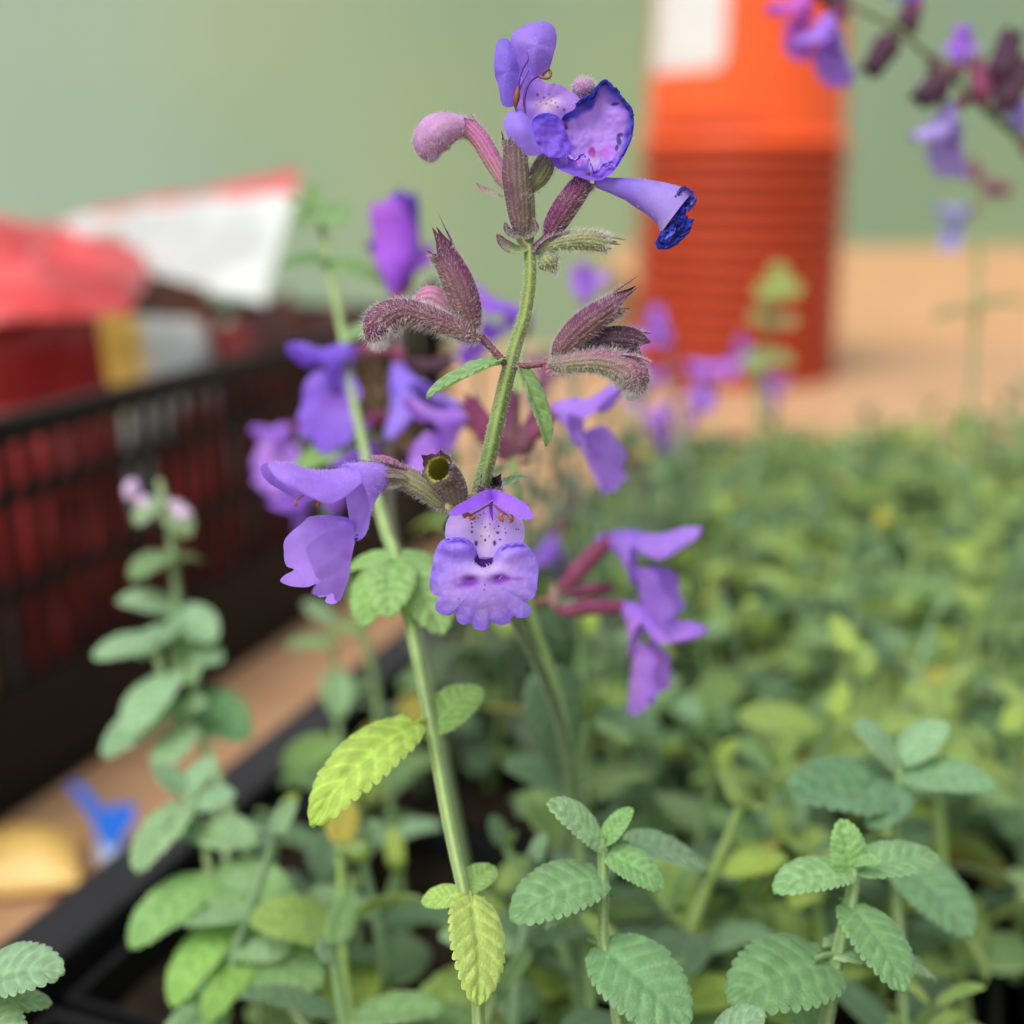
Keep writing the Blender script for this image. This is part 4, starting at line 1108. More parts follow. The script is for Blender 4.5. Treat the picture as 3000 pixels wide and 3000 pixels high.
def thr_z(x, y, r, th):
    zx, zy = (x - 483) / .3, (y - 805) / .3
    return -26 * bump2(zx, zy, 1445, 560, 70, 200) - 8 * np.clip((zy - 640) / 200, 0, 1) - 24 * np.clip((zy - 822) / 40, 0, 1) - 10 * np.clip((600 - zy) / 200, 0, 1) + 2 * np.sin(zx * .03) * r
C3 = blob('corolla', main, o3((1240, 535), (1202, 590), (1190, 650), (1192, 700), (1240, 760), (1380, 850), (1440, 865), (1495, 850), (1640, 770), (1682, 720), (1690, 650), (1672, 585), (1610, 535), (1520, 450), (1480, 410), (1420, 430), (1320, 490)), Zo(16), thr_z, thr_col, centre=L3(1442, 650), rings=80, seg=260)
def up_col(x, y, r, th, W):
    c = pcol(lin(140, 88, 220), lin(158, 112, 228), DVIO, .2, 8)(x, y, r, th, W)
    zx, zy = (x - 483) / .3, (y - 805) / .3
    return mixn(c, lin(110, 44, 190) + 0 * W, bump2(zx, zy, 1490, 455, 26, 50) * .8)
def up_z(x, y, r, th):
    zx, zy = (x - 483) / .3, (y - 805) / .3
    return 26 * np.clip(np.abs(zx - 1488) / 250, 0, 1) ** .8 + 20 * np.clip((zy - 400) / 180, 0, 1) - 6 * bump2(zx, zy, 1488, 420, 30, 60)
blob('upper_lip', C3, o3((1492, 393), (1440, 400), (1370, 438), (1300, 478), (1250, 512), (1222, 552), (1262, 560), (1310, 546), (1380, 520), (1450, 488), (1486, 470), (1500, 478), (1545, 515), (1600, 548), (1650, 572), (1692, 586), (1730, 584), (1740, 556), (1722, 520), (1690, 480), (1630, 445), (1560, 415)), Zo(34), up_z, up_col, centre=L3(1487, 445), rings=44, seg=200, hair=500, hlen=9,
     mask=lambda i, j: (i > .72) * 1.0)
def lip_col(x, y, r, th, W):
    zx, zy = (x - 483) / .3, (y - 805) / .3
    n = vn(W, 600, 1); n2 = vn(W, 1600, 2); n3 = vn(W, 3500, 0)
    c = mixn(lin(136, 108, 220) + 0 * W, lin(178, 150, 228) + 0 * W, np.clip(1.15 - r * 1.1 + (n - .5) * .7, 0, 1))
    c = mixn(c, lin(110, 80, 210) + 0 * W, np.clip((r - .82) * 3, 0, 1) * .55 * n2 * 1.6)
    c = mixn(c, lin(206, 186, 232) + 0 * W, np.clip(bump2(zx, zy, 1435, 905, 90, 60), 0, 1) * .6)
    ve = np.clip(1 - np.abs(np.sin(th * 14 + n * 4)) * 5, 0, 1) * .16 * np.clip(r * 2 - .4, 0, 1)
    c = mixn(c, lin(96, 64, 190) + 0 * W, ve)
    c = mixn(c, lin(196, 172, 232) + 0 * W, np.clip((n3 - .5) * 3, 0, 1) * .22)
    d = np.clip(bump2(zx + 30 * (n2 - .5), zy + 20 * (n - .5), 1352, 968, 72, 36) * 1.1 + bump2(zx + 30 * (n2 - .5), zy + 20 * (n - .5), 1525, 960, 66, 36) * 1.1 + .55 * bump2(zx, zy, 1640, 955, 70, 14) + .4 * bump2(zx, zy, 1280, 995, 50, 14), 0, 1)
    c = mixn(c, lin(112, 34, 160) + 0 * W, np.clip(d * 1.1, 0, 1) * .9)
    m = disc(zx, zy + 6 * (n2 - .5), 1432, 838, 66, 54, .18)
    c = mixn(c, lin(58, 14, 100) + 0 * W, m)
    for (a, b) in ((1435, 1021), (1277, 1080), (1440, 990)):
        c = mixn(c, lin(70, 40, 130) + 0 * W, disc(zx, zy, a, b, 6, 6))
    return c
def lip_z(x, y, r, th):
    zx, zy = (x - 483) / .3, (y - 805) / .3
    q = np.stack([zx / 60, zy / 60, 0 * zx], -1)
    z = 10 + 12 * bump2(zx, zy, 1435, 1000, 180, 120) - 12 * bump2(zx, zy, 1352, 965, 50, 26) - 12 * bump2(zx, zy, 1528, 958, 50, 26) - 14 * np.clip((zy - 1040) / 240, 0, 1) ** 1.4
    z += 16 * bump2(zx, zy, 1270, 760, 110, 60) + 15 * bump2(zx, zy, 1620, 790, 100, 60) - 26 * bump2(zx, zy, 1435, 820, 70, 60)
    z += (2.5 * np.sin(8 * th + .6) + 2.0 * np.sin(17 * th)) * r ** 5 + 5 * (vn(q, .8, 1) - .5) + 1.0 * (vn(q, 3, 2) - .5) - 6 * r ** 4
    return z
LP = blob('lower_lip', C3, LIP, Zo(26), lip_z, lip_col, centre=(913.5, 1088), rings=90, seg=320)
def rolled(pts, w, Z, seed):   # rolled-in shoulders beside the throat
    fringe(C3, pts, w, Z, seed, 'lip_fold', (lin(128, 96, 216), lin(160, 130, 226)))
rolled(o3((1190, 715), (1250, 700), (1320, 708), (1366, 745), (1384, 785)), 1.3, Zo(45), 4)
rolled(o3((1535, 762), (1582, 742), (1650, 735), (1700, 752)), 1.3, Zo(43), 5)
AN = lin(150, 84, 44)
for pts, an in ((((1484, 488), (1450, 500), (1410, 525), (1372, 545), (1350, 560)), (((1350, 556), (1330, 552), (1310, 560), (1314, 576)), ((1340, 568), (1358, 575), (1372, 566), (1366, 552)))),
                (((1494, 488), (1515, 515), (1540, 538), (1560, 548)), (((1550, 545), (1538, 562), (1545, 585), (1558, 594)),)),
                (((1496, 486), (1530, 520), (1570, 550), (1590, 562)), (((1584, 560), (1604, 566), (1606, 588), (1594, 602)),))):
    st = thread(C3, [(*L3(*q), Zo(40 + 3 * i), 1.5) for i, q in enumerate(pts)], 'stamen', lin(120, 52, 110))
    for g_ in an: thread(st, [(*L3(*q), Zo(56), rr) for q, rr in zip(g_, (2.4, 4.2, 4.4, 2))], 'anther', AN)
thread(C3, [(*L3(1489, 440), Zo(30), 2.5), (*L3(1478, 500), Zo(32), 3), (*L3(1482, 550), Zo(36), 2.2), (*L3(1488, 590), Zo(38), .8)], 'style', lin(104, 30, 190))
# pale beard below the mouth
r_ = np.random.RandomState(4)
for side in (0,):
    Vv, F4, F3 = [], [], []
    for i in range(46):
        cx, cy = (1385 + r_.rand() * 100, 880 + r_.rand() * 45) if i % 3 else (1520 + r_.randn() * 22, 930 + r_.randn() * 16)
        p = P(*L3(cx, cy), Zo(30)); d = camvec(unit(np.array([r_.randn() * .6, .6 + r_.randn() * .5, .9]))); ln = (12 + 10 * r_.rand()) * pix(FZ)
        sd = unit(np.cross(d, FWD)) * .00004; q = p + d * ln * .6; e = p + d * ln + camvec((r_.randn() * .3, -.3, 0)) * ln * .3
        b = len(Vv); Vv += [p - sd, p + sd, q - sd * .8, q + sd * .8, e]; F4.append([b, b + 1, b + 3, b + 2]); F3.append([b + 2, b + 3, b + 4])
    tag(mesh('hairs', np.array(Vv), [np.array(F4), np.array(F3)], M_HAIR, C3, np.tile([.86, .8, .9], (len(Vv), 1))), None, None, None, 'stuff')

# ------------------------------------------------------------------ flowering stems further back
def base_of(x, y, Z):
    p = P(x, y, Z); p[2] = .0445
    return p
GST = lin(140, 170, 100); 
def down(pts, zend=.045):
    """carry a stem on down to the compost"""
    x, y, Z, r = pts[-1]
    p = P(x, y, Z)
    out = list(pts)
    v = P(*pts[-1][:3]) - P(*pts[-2][:3]); v = v / np.linalg.norm(v); v[2] = min(v[2], -.6); v /= np.linalg.norm(v)
    if p[2] > zend + .002:
        L = (p[2] - zend) / -v[2]
        for k in (.5, 1.0):
            q = p + v * L * k
            a, b, c = PX(q); out.append((a, b, c * 1000, r))
    return out, P(*out[-1][:3])

def fstem(pts, label, cat='catmint', group='flowering catmint stems', col=GST, name='catmint_flower_stem', square=.08, m=70):
    full, ft = down(pts)
    t = thing(name, ft, label, cat, group)
    stem(t, full, 12, m, col, lin(124, 156, 96), 0, 'stem', square)
    return t
def pd(t, a, b, Z, r=5, c=lin(128, 76, 92), Z1=None):
    stem(t, [(*a, Z, r), ((a[0] + b[0]) / 2, (a[1] + b[1]) / 2 + 3, (Z + (Z1 or Z)) / 2, r), (*b, Z1 or Z, r)], 10, 10, c, None, 0, 'pedicel', 0)
def lf(t, a, b, Z, Zb=None, n=(0, .7, .7), wide=1.0, col=LG, me=None):
    return leaf_at(t, P(*a, Z), P(*b, Zb or Z), n, wide, me or random.choice(FINE), col)

V1, V2 = (lin(146, 106, 214), lin(180, 140, 228)), (lin(134, 88, 206), lin(166, 116, 222))
V3 = (lin(150, 104, 216), lin(190, 140, 226))

t = fstem([(985, 600, 168, 7), (978, 700, 160, 7), (970, 870, 150, 8), (985, 1000, 152, 8), (1000, 1140, 154, 8), (1050, 1300, 158, 9), (1085, 1500, 160, 9), (1100, 1700, 160, 9)],
          'soft-focus catmint stem with two violet trumpets below wine-red calyces beside the frilled flower')
pd(t, (1000, 1135), (1046, 1128), 154, 5, lin(140, 84, 90))
fuzzy(t, (1047, 1128), 154, 13, 22, (lin(176, 140, 140), lin(150, 120, 110)), 0, 'bract', 6, 2)
flower(t, (1056, 1112), (1150, 1018), 17, (1330, 1000), 196, Z=154, dors=(.1, 1, .1), cup=.75, col=V1, seed=2, lip=1.0, fz=.3)
flower(t, (1050, 1152), (1178, 1146), 15, (1330, 1188), 182, Z=154, dors=(.3, 1, .1), cup=.75, col=V3, seed=3, lip=1.0, fz=.35)
calyx(t, [(1060, 1125, 158, 5), (1090, 1118, 160, 11), (1125, 1112, 160, 11), (1150, 1110, 160, 9)], (0, 1, .2), 8, 0, 'red', seed=5)
for (a, b, rr, pal, s) in (((955, 868), (888, 760), 19, 'red', 1), ((962, 866), (966, 745), 17, 'purple', 2), ((972, 868), (1020, 775), 19, 'purple', 3)):
    calyx(t, [(*a, 150, 6), (a[0] * .75 + b[0] * .25, a[1] * .75 + b[1] * .25, 150, rr), ((a[0] + b[0]) / 2, (a[1] + b[1]) / 2, 150, rr), (*b, 150, rr * .85)], (-.5, .8, .2), 14, 300, pal, seed=s, hlen=9)
fuzzy(t, (985, 868), 148, 16, 9, (lin(190, 170, 120), lin(150, 110, 100)), 0, 'bract', 6, 2)
lf(t, (950, 880), (918, 905), 150, n=(0, .6, .7), wide=.8, col=LD)
flower(t, (1000, 830), (1046, 775), 14, (1180, 740), 170, Z=148, dors=(-.05, 1, .2), cup=.5, col=V1, seed=4, lip=1.05, fz=.55, up_open=.4)
flower(t, (925, 840), (880, 790), 14, (770, 770), 150, Z=160, dors=(.2, 1, .15), cup=.5, col=V3, seed=6, lip=1.0, fz=.7, up_open=.3)
flower(t, (985, 640), (990, 600), 12, (920, 560), 140, Z=190, dors=(.4, 1, .1), cup=.7, col=V2, seed=7, fz=.2, pal='purple')
lf(t, (1030, 1270), (1075, 1430), 165, n=(.2, .4, .9), wide=1.1, col=LD)
lf(t, (1020, 1160), (1075, 1200), 158, n=(.2, .4, .9), col=LD)

t = fstem([(755, 560, 180, 7), (752, 640, 178, 7), (745, 720, 176, 7), (735, 850, 176, 8), (740, 1000, 176, 8), (790, 1200, 178, 8), (830, 1400, 180, 9)],
          'blurred catmint stem with a dark-throated violet flower pointing up and others drooping around it', col=lin(120, 90, 110))
flower(t, (752, 575), (745, 545), 13, (722, 380), 190, Z=184, dors=(-.35, .1, .9), cup=1.1, col=(lin(140, 74, 200), lin(186, 112, 224)), seed=8, fz=.1, lip=.6)
flower(t, (752, 560), (770, 510), 15, (768, 400), 170, Z=192, dors=(.5, .1, .8), cup=1.1, col=(lin(84, 48, 150), lin(110, 66, 180)), seed=9, fz=.0, lip=.55)
flower(t, (752, 655), (752, 690), 12, (735, 840), 165, Z=170, dors=(-.9, .1, .4), cup=.5, col=(lin(132, 104, 212), lin(156, 130, 224)), seed=10, fz=.2, lip=.8)
flower(t, (745, 660), (668, 664), 12, (540, 668), 160, Z=172, dors=(.05, 1, .1), cup=.15, col=(lin(120, 84, 206), lin(150, 112, 222)), seed=11, fz=1.0, lip=1.25)
flower(t, (740, 780), (690, 800), 12, (660, 850), 130, Z=186, dors=(0, 1, .2), cup=.6, col=V2, seed=12, fz=.5)
flower(t, (735, 900), (700, 880), 10, (640, 860), 110, Z=190, dors=(0, 1, .2), cup=.6, col=V2, seed=13, fz=.3)
calyx(t, [(748, 610, 180, 6), (770, 590, 180, 14), (800, 560, 180, 15), (822, 540, 180, 13)], (0, 1, .2), 12, 0, 'dark', seed=3)
calyx(t, [(748, 680, 176, 6), (790, 690, 178, 14), (830, 690, 178, 15), (850, 680, 178, 12)], (0, 1, .2), 12, 0, 'dark', seed=4)
calyx(t, [(745, 850, 176, 6), (780, 870, 178, 13), (810, 880, 178, 13)], (0, 1, .2), 12, 0, 'dark', seed=6)
lf(t, (700, 830), (555, 900), 172, n=(-.2, .8, .5), wide=.85, col=lin(136, 178, 96))

t = fstem([(560, 800, 215, 6), (590, 900, 215, 6), (640, 1050, 215, 7), (700, 1250, 215, 7), (720, 1400, 214, 7)], 'faint catmint stem with one pale lilac flower in front of the black crate', col=lin(120, 140, 96))
flower(t, (560, 812), (548, 808), 9, (470, 815), 100, Z=214, dors=(.1, 1, .1), cup=.1, col=V3, seed=14, fz=1.2, lip=1.4)
flower(t, (600, 930), (585, 935), 9, (520, 950), 90, Z=212, dors=(.1, 1, .1), cup=.2, col=V2, seed=15, fz=.4, lip=1.0)

t = fstem([(1105, 560, 240, 5), (1090, 640, 238, 5), (1080, 760, 236, 6), (1090, 900, 234, 6), (1110, 1050, 234, 6)], 'blurred catmint stem with a single lilac flower above the drooping bud', col=lin(140, 130, 120))
flower(t, (1100, 590), (1104, 575), 8, (1090, 500), 95, Z=240, dors=(-.3, .1, .9), cup=.3, col=V3, seed=16, fz=.5, lip=1.0)
flower(t, (1085, 700), (1060, 690), 9, (1010, 680), 90, Z=240, dors=(0, 1, .2), cup=.5, col=(lin(120, 60, 130), lin(140, 80, 150)), seed=17, fz=.3)
flower(t, (1095, 920), (1050, 1010), 9, (1020, 1040), 90, Z=236, dors=(0, 1, .2), cup=.5, col=V2, seed=18, fz=.3)

t = fstem([(1262, 620, 330, 4), (1268, 720, 330, 4), (1290, 850, 330, 5), (1310, 950, 330, 5)], 'strongly blurred catmint stem with violet flowers in front of the stacked pots', col=lin(150, 130, 140))
for i, (c0, c1, tp, sz) in enumerate((((1264, 660), (1258, 650), (1240, 590), 90), ((1266, 720), (1256, 712), (1210, 690), 80), ((1268, 700), (1300, 690), (1360, 690), 90), ((1272, 770), (1262, 764), (1210, 790), 80), ((1275, 740), (1300, 735), (1340, 760), 70))):
    flower(t, c0, c1, 7, tp, sz, Z=330, dors=(0, 1, .2), cup=.5, col=V3, seed=19 + i, fz=.4, res=.5)
t = fstem([(1425, 660, 390, 3), (1428, 740, 390, 4), (1432, 850, 390, 4)], 'far catmint stem with two faint lilac flowers at the foot of the pot stack', col=lin(140, 150, 110))
flower(t, (1426, 690), (1424, 684), 6, (1400, 650), 70, Z=390, cup=.5, col=V3, seed=30, fz=.5, res=.5)
flower(t, (1428, 720), (1440, 716), 6, (1475, 720), 60, Z=390, cup=.5, col=V2, seed=31, fz=.4, res=.5)

# arching stem at the upper right
t = fstem([(1440, -60, 200, 5), (1540, -20, 200, 6), (1610, 10, 200, 6), (1700, 60, 200, 7), (1790, 140, 202, 7), (1870, 215, 204, 8), (1935, 280, 206, 8), (1995, 420, 208, 8), (2030, 640, 210, 9), (2040, 900, 210, 9)],
          'arching catmint stem with dark wine calyces hanging over the orange pots', col=lin(120, 124, 92))
for i, (a, b, r_, pal) in enumerate((((1690, 60), (1645, 130), 24, 'dark'), ((1700, 70), (1720, 20), 22, 'dark'), ((1790, 140), (1740, 185), 24, 'dark'), ((1800, 150), (1760, 120), 18, 'brown'), ((1880, 170), (1905, 75), 26, 'dark'), ((1860, 200), (1840, 120), 18, 'red'), ((1600, 20), (1560, -10), 20, 'dark'), ((1880, 215), (1935, 130), 24, 'dark'), ((1770, 130), (1770, 190), 18, 'dark'))):
    calyx(t, [(*a, 201, 6), (a[0] * .7 + b[0] * .3, a[1] * .7 + b[1] * .3, 201, r_), ((a[0] + b[0]) / 2, (a[1] + b[1]) / 2, 201, r_), (*b, 201, r_ * .8)], (0, 1, .3), 16, 0, pal, seed=i)
flower(t, (1600, 25), (1570, 30), 13, (1500, 90), 120, Z=200, dors=(-.8, .4, .4), cup=.5, col=V1, seed=40, fz=.3, res=.6)
flower(t, (1560, -15), (1530, -10), 13, (1460, 20), 110, Z=200, dors=(-.4, .8, .4), cup=.5, col=(lin(176, 90, 190), lin(200, 110, 200)), seed=41, fz=.3, res=.6)
flower(t, (1800, 145), (1808, 125), 12, (1806, 70), 85, Z=202, dors=(-.3, .2, .9), cup=.3, col=V3, seed=42, fz=.5, res=.6)
flower(t, (1720, 30), (1730, 10), 11, (1720, -40), 80, Z=200, dors=(0, .3, .9), cup=.4, col=(lin(80, 70, 190), lin(110, 100, 210)), seed=43, fz=.3, res=.6)
flower(t, (1830, 190), (1800, 200), 11, (1725, 260), 125, Z=204, dors=(-.5, .7, .4), cup=.6, col=(lin(150, 130, 206), lin(176, 160, 220)), seed=44, fz=.2, res=.6)
flower(t, (1940, 290), (1925, 260), 11, (1900, 215), 110, Z=206, dors=(-.9, .4, .2), cup=.6, col=(lin(150, 130, 206), lin(176, 160, 220)), seed=45, fz=.2, res=.6)
t = fstem([(1840, 290, 300, 4), (1850, 360, 300, 4), (1845, 480, 300, 5), (1838, 650, 300, 5), (1830, 800, 300, 5)], 'thin faint catmint stem with dull purple calyces standing before the green cloth', col=lin(150, 165, 120))
for i, (a, b) in enumerate((((1850, 350), (1900, 360)), ((1848, 345), (1830, 310)), ((1850, 370), (1870, 350)))):
    calyx(t, [(*a, 300, 4), ((a[0] + b[0]) / 2, (a[1] + b[1]) / 2, 300, 14), (*b, 300, 11)], (0, 1, .3), 10, 0, 'red', seed=i)
flower(t, (1845, 400), (1825, 395), 7, (1770, 395), 80, Z=300, cup=.4, col=(lin(150, 150, 206), lin(170, 170, 214)), seed=46, fz=.4, res=.5)
lf(t, (1840, 585), (1765, 602), 300, n=(0, .9, .3), col=lin(120, 140, 90)); lf(t, (1845, 580), (1935, 575), 300, n=(0, .9, .3), col=lin(120, 140, 90))

# ------------------------------------------------------------------ leafy shoots placed one by one
def shoot(pts, leaves, label, col=lin(138, 166, 110), group='leafy catmint shoots', square=.1, m=50, hair=0):
    full, ft = down(pts)
    t = thing('catmint_shoot', ft, label, 'catmint', group)
    stem(t, full, 12, m, col, col * .9, hair, 'stem', square, .00025)
    for L in leaves:
        (a, b, Z, Zb, n, wd, c, me) = (list(L) + [None] * 8)[:8]
        lf(t, a, b, Z, Zb, n or (0, .7, .7), wd or 1.0, LG if c is None else c, me)
    return t
F0, F1, F2, F3_ = FINE
CS = lin(136, 176, 122)
shoot([(1136, 1580, 121, 9), (1139, 1683, 121, 9.5), (1139, 1779, 121, 10), (1158, 1870, 121, 11), (1170, 1950, 121, 11)],
      [((1131, 1590), (1037, 1521), 121, 119, (.35, .75, .5), .95, lin(140, 180, 130), F0), ((1141, 1590), (1190, 1529), 121, 122, (-.45, .5, .75), .85, lin(132, 178, 108), F2),
       ((1132, 1655), (970, 1735), 121, 118, (-.1, .85, .55), 1.0, lin(124, 166, 112), F1), ((1150, 1612), (1246, 1676), 121, 120, (.2, .75, .65), .95, lin(126, 172, 108), F1),
       ((1136, 1785), (1288, 1940), 121, 116, (.35, .55, .8), 1.0, lin(116, 160, 108), F3_), ((1190, 1596), (1320, 1636), 127, 131, (0, .9, .35), .9, lin(124, 160, 120), F0),
       ((1132, 1690), (1040, 1745), 123, 128, (0, .8, .5), .8, lin(124, 160, 116), F0)],
      'fresh green catmint shoot with scalloped leaves under the drooping right-hand trumpets', hair=500)
shoot([(1611, 1636, 124, 11), (1606, 1694, 124, 12), (1584, 1790, 124, 13), (1558, 1932, 124, 14), (1550, 1990, 124, 14)],
      [((1602, 1648), (1586, 1551), 124, 123, (.15, .2, 1), .95, lin(142, 190, 118), F0), ((1598, 1646), (1465, 1684), 124, 121, (-.1, .9, .45), .85, lin(132, 174, 116), F1),
       ((1622, 1641), (1762, 1622), 124, 127, (.1, .9, .45), .75, lin(130, 172, 118), F0), ((1606, 1708), (1698, 1866), 124, 118, (.45, .5, .75), 1.0, lin(116, 160, 104), F3_),
       ((1566, 1818), (1382, 1893), 124, 119, (-.1, .85, .6), 1.05, lin(118, 162, 106), F1), ((1575, 1800), (1745, 1848), 124, 132, (0, .9, .3), .6, lin(140, 172, 126), F0),
       ((1614, 1630), (1662, 1622), 123, 121, (0, .7, .7), .7, lin(140, 186, 124), F2), ((1556, 1850), (1500, 1932), 128, 130, (-.2, .7, .7), 1.0, lin(112, 150, 106), F0)],
      'sturdy green catmint shoot with a small upright leaf at its tip over dark compost', hair=500)
shoot([(1695, 1440, 150, 9), (1692, 1520, 150, 9), (1690, 1600, 150, 10), (1700, 1800, 150, 10)],
      [((1690, 1440), (1612, 1370), 150, 148, (.3, .7, .6), .95, LB), ((1700, 1432), (1784, 1368), 150, 150, (-.3, .7, .6), .9, LB), ((1686, 1495), (1498, 1500), 150, 146, (0, .8, .6), 1.0, lin(116, 158, 116)),
       ((1705, 1460), (1872, 1486), 150, 147, (.1, .85, .5), .8, lin(130, 172, 126)), ((1690, 1620), (1822, 1760), 150, 143, (.3, .6, .8), 1.0, lin(112, 152, 108)), ((1690, 1600), (1590, 1640), 150, 150, (0, .7, .7), 1.0, LG2),
       ((1700, 1480), (1640, 1560), 150, 145, (0, .6, .8), .9, lin(110, 150, 112))],
      'slightly blurred pale catmint shoot with two bluish tip leaves spread wide')
shoot([(-40, 1850, 119, 9), (-30, 1900, 119, 9), (-20, 1990, 119, 9)],
      [((-40, 1850), (116, 1836), 119, 117, (0, .8, .6), .95, LB, F1), ((-35, 1895), (90, 1895), 119, 121, (0, .8, .5), .7, LB, F0), ((-35, 1900), (40, 1990), 119, 116, (.2, .6, .8), 1.0, LG, F1)],
      'catmint shoot with bluish scalloped leaves reaching in beside the black tray edge')
shoot([(1340, 1965, 117, 8), (1345, 2040, 117, 8)], [((1345, 1975), (1442, 1918), 117, 115, (.1, .9, .5), 1.0, LB, F1), ((1340, 1975), (1290, 1960), 117, 115, (0, .8, .5), .9, LG, F0)],
      'catmint shoot whose single pale leaf pokes up beside the sturdy shoot')
# pale green stem leaning in from the lower centre, with lime leaves
shoot([(598, 388, 192, 6), (625, 520, 185, 7), (648, 640, 175, 7), (668, 760, 165, 8), (700, 900, 148, 10), (728, 1000, 142, 11), (748, 1060, 139, 12), (785, 1230, 132, 11), (818, 1400, 127, 11), (848, 1560, 122, 11), (878, 1700, 119, 11), (898, 1830, 118, 11), (905, 1960, 118, 11)],
      [((598, 395), (545, 380), 192, 190, (0, .8, .5), .9, LG2), ((602, 395), (655, 395), 192, 190, (0, .8, .5), .9, LG2), ((598, 390), (588, 350), 192, 194, (0, .4, .9), .9, LG2), ((600, 400), (570, 430), 192, 186, (0, .7, .7), 1.0, LG2), ((602, 400), (640, 425), 192, 186, (0, .7, .7), 1.0, LG2),
       ((618, 490), (530, 510), 186, 186, (0, .8, .5), .9, lin(106, 150, 90)), ((624, 500), (735, 545), 186, 188, (.1, .8, .5), .9, lin(128, 170, 100)), ((650, 640), (740, 620), 175, 178, (0, .8, .5), .8, lin(140, 176, 120)),
       ((745, 1055), (690, 1180), 139, 133, (-.4, .5, .8), .9, lin(146, 190, 108)), ((755, 1060), (830, 1190), 139, 134, (.4, .5, .8), .9, lin(150, 190, 116)), ((740, 1050), (665, 1075), 139, 138, (-.1, .8, .6), .9, lin(150, 194, 118)), ((760, 1055), (850, 1090), 139, 142, (0, .8, .6), .9, lin(140, 180, 112)),
       ((742, 1060), (735, 1160), 139, 131, (0, .3, .9), .8, lin(150, 190, 116)),
       ((778, 1368), (596, 1552), 126, 119, (-.25, .6, .75), .66, lin(166, 198, 84), F1), ((815, 1375), (900, 1300), 128, 134, (0, .8, .5), .8, lin(140, 180, 96)),
       ((888, 1690), (900, 1888), 119, 113, (.45, .3, .85), .74, lin(176, 202, 104), F3_), ((870, 1690), (800, 1700), 120, 121, (-.2, .7, .7), .9, lin(170, 206, 110), F0), ((872, 1680), (930, 1640), 120, 124, (.2, .8, .5), .8, lin(150, 192, 104), F0)],
      'long pale green catmint stem with lime-yellow scalloped leaves low down', col=lin(150, 178, 112), m=130)
t = shoot([(300, 905, 200, 6), (310, 947, 200, 7), (323, 1013, 200, 7), (330, 1094, 200, 8), (341, 1186, 199, 8), (367, 1296, 198, 8), (382, 1369, 196, 8), (400, 1480, 192, 8), (425, 1600, 188, 8)],
      [((318, 1045), (252, 1095), 200, 194, (-.2, .6, .8), 1.0, lin(126, 160, 108)), ((328, 1050), (380, 1060), 200, 204, (0, .8, .5), 1.0, lin(120, 140, 84)), ((300, 940), (262, 990), 200, 196, (-.2, .6, .8), 1.0, lin(150, 176, 136)), ((312, 950), (355, 1010), 200, 197, (.2, .6, .8), .9, lin(140, 168, 120)),
       ((330, 1150), (225, 1135), 199, 197, (-.1, .8, .6), .9, LB), ((340, 1155), (402, 1208), 199, 194, (.2, .6, .8), 1.1, LB), ((335, 1180), (270, 1240), 199, 190, (-.2, .6, .8), .9, LB), ((350, 1230), (415, 1250), 198, 194, (.1, .8, .6), 1.0, LB), ((345, 1215), (360, 1290), 198, 192, (.2, .4, .9), .9, LG),
       ((370, 1320), (462, 1392), 197, 192, (.2, .6, .8), 1.1, lin(100, 146, 96)), ((375, 1340), (330, 1400), 197, 193, (-.2, .6, .8), 1.0, LG)],
      'catmint stem with whitish-pink buds at its tip rising before the black crate', col=lin(150, 176, 124), group='leafy catmint shoots')
for (x, y, rx, ry) in ((250, 925, 16, 22), (272, 950, 14, 16), (348, 972, 18, 15), (330, 955, 12, 12)):
    fuzzy(t, (x, y), 199, rx, ry, (lin(226, 200, 226), lin(196, 170, 206)), 0, 'bud', 5, x)
shoot([(286, 1205, 190, 6), (305, 1270, 190, 7), (327, 1332, 190, 7), (385, 1400, 188, 7), (430, 1520, 184, 8)],
      [((288, 1210), (180, 1240), 190, 187, (-.1, .8, .6), .9, LB), ((292, 1215), (340, 1180), 190, 194, (0, .8, .6), .9, LB), ((318, 1275), (255, 1385), 190, 182, (-.4, .5, .8), 1.1, LB), ((322, 1330), (205, 1425), 190, 184, (-.3, .6, .7), .95, LB), ((330, 1340), (390, 1330), 190, 188, (.2, .7, .7), 1.0, LG), ((360, 1375), (300, 1460), 188, 182, (-.2, .6, .8), 1., LG)],
      'catmint shoot with broad pale leaves hanging over the dark crate base', col=lin(150, 176, 124))
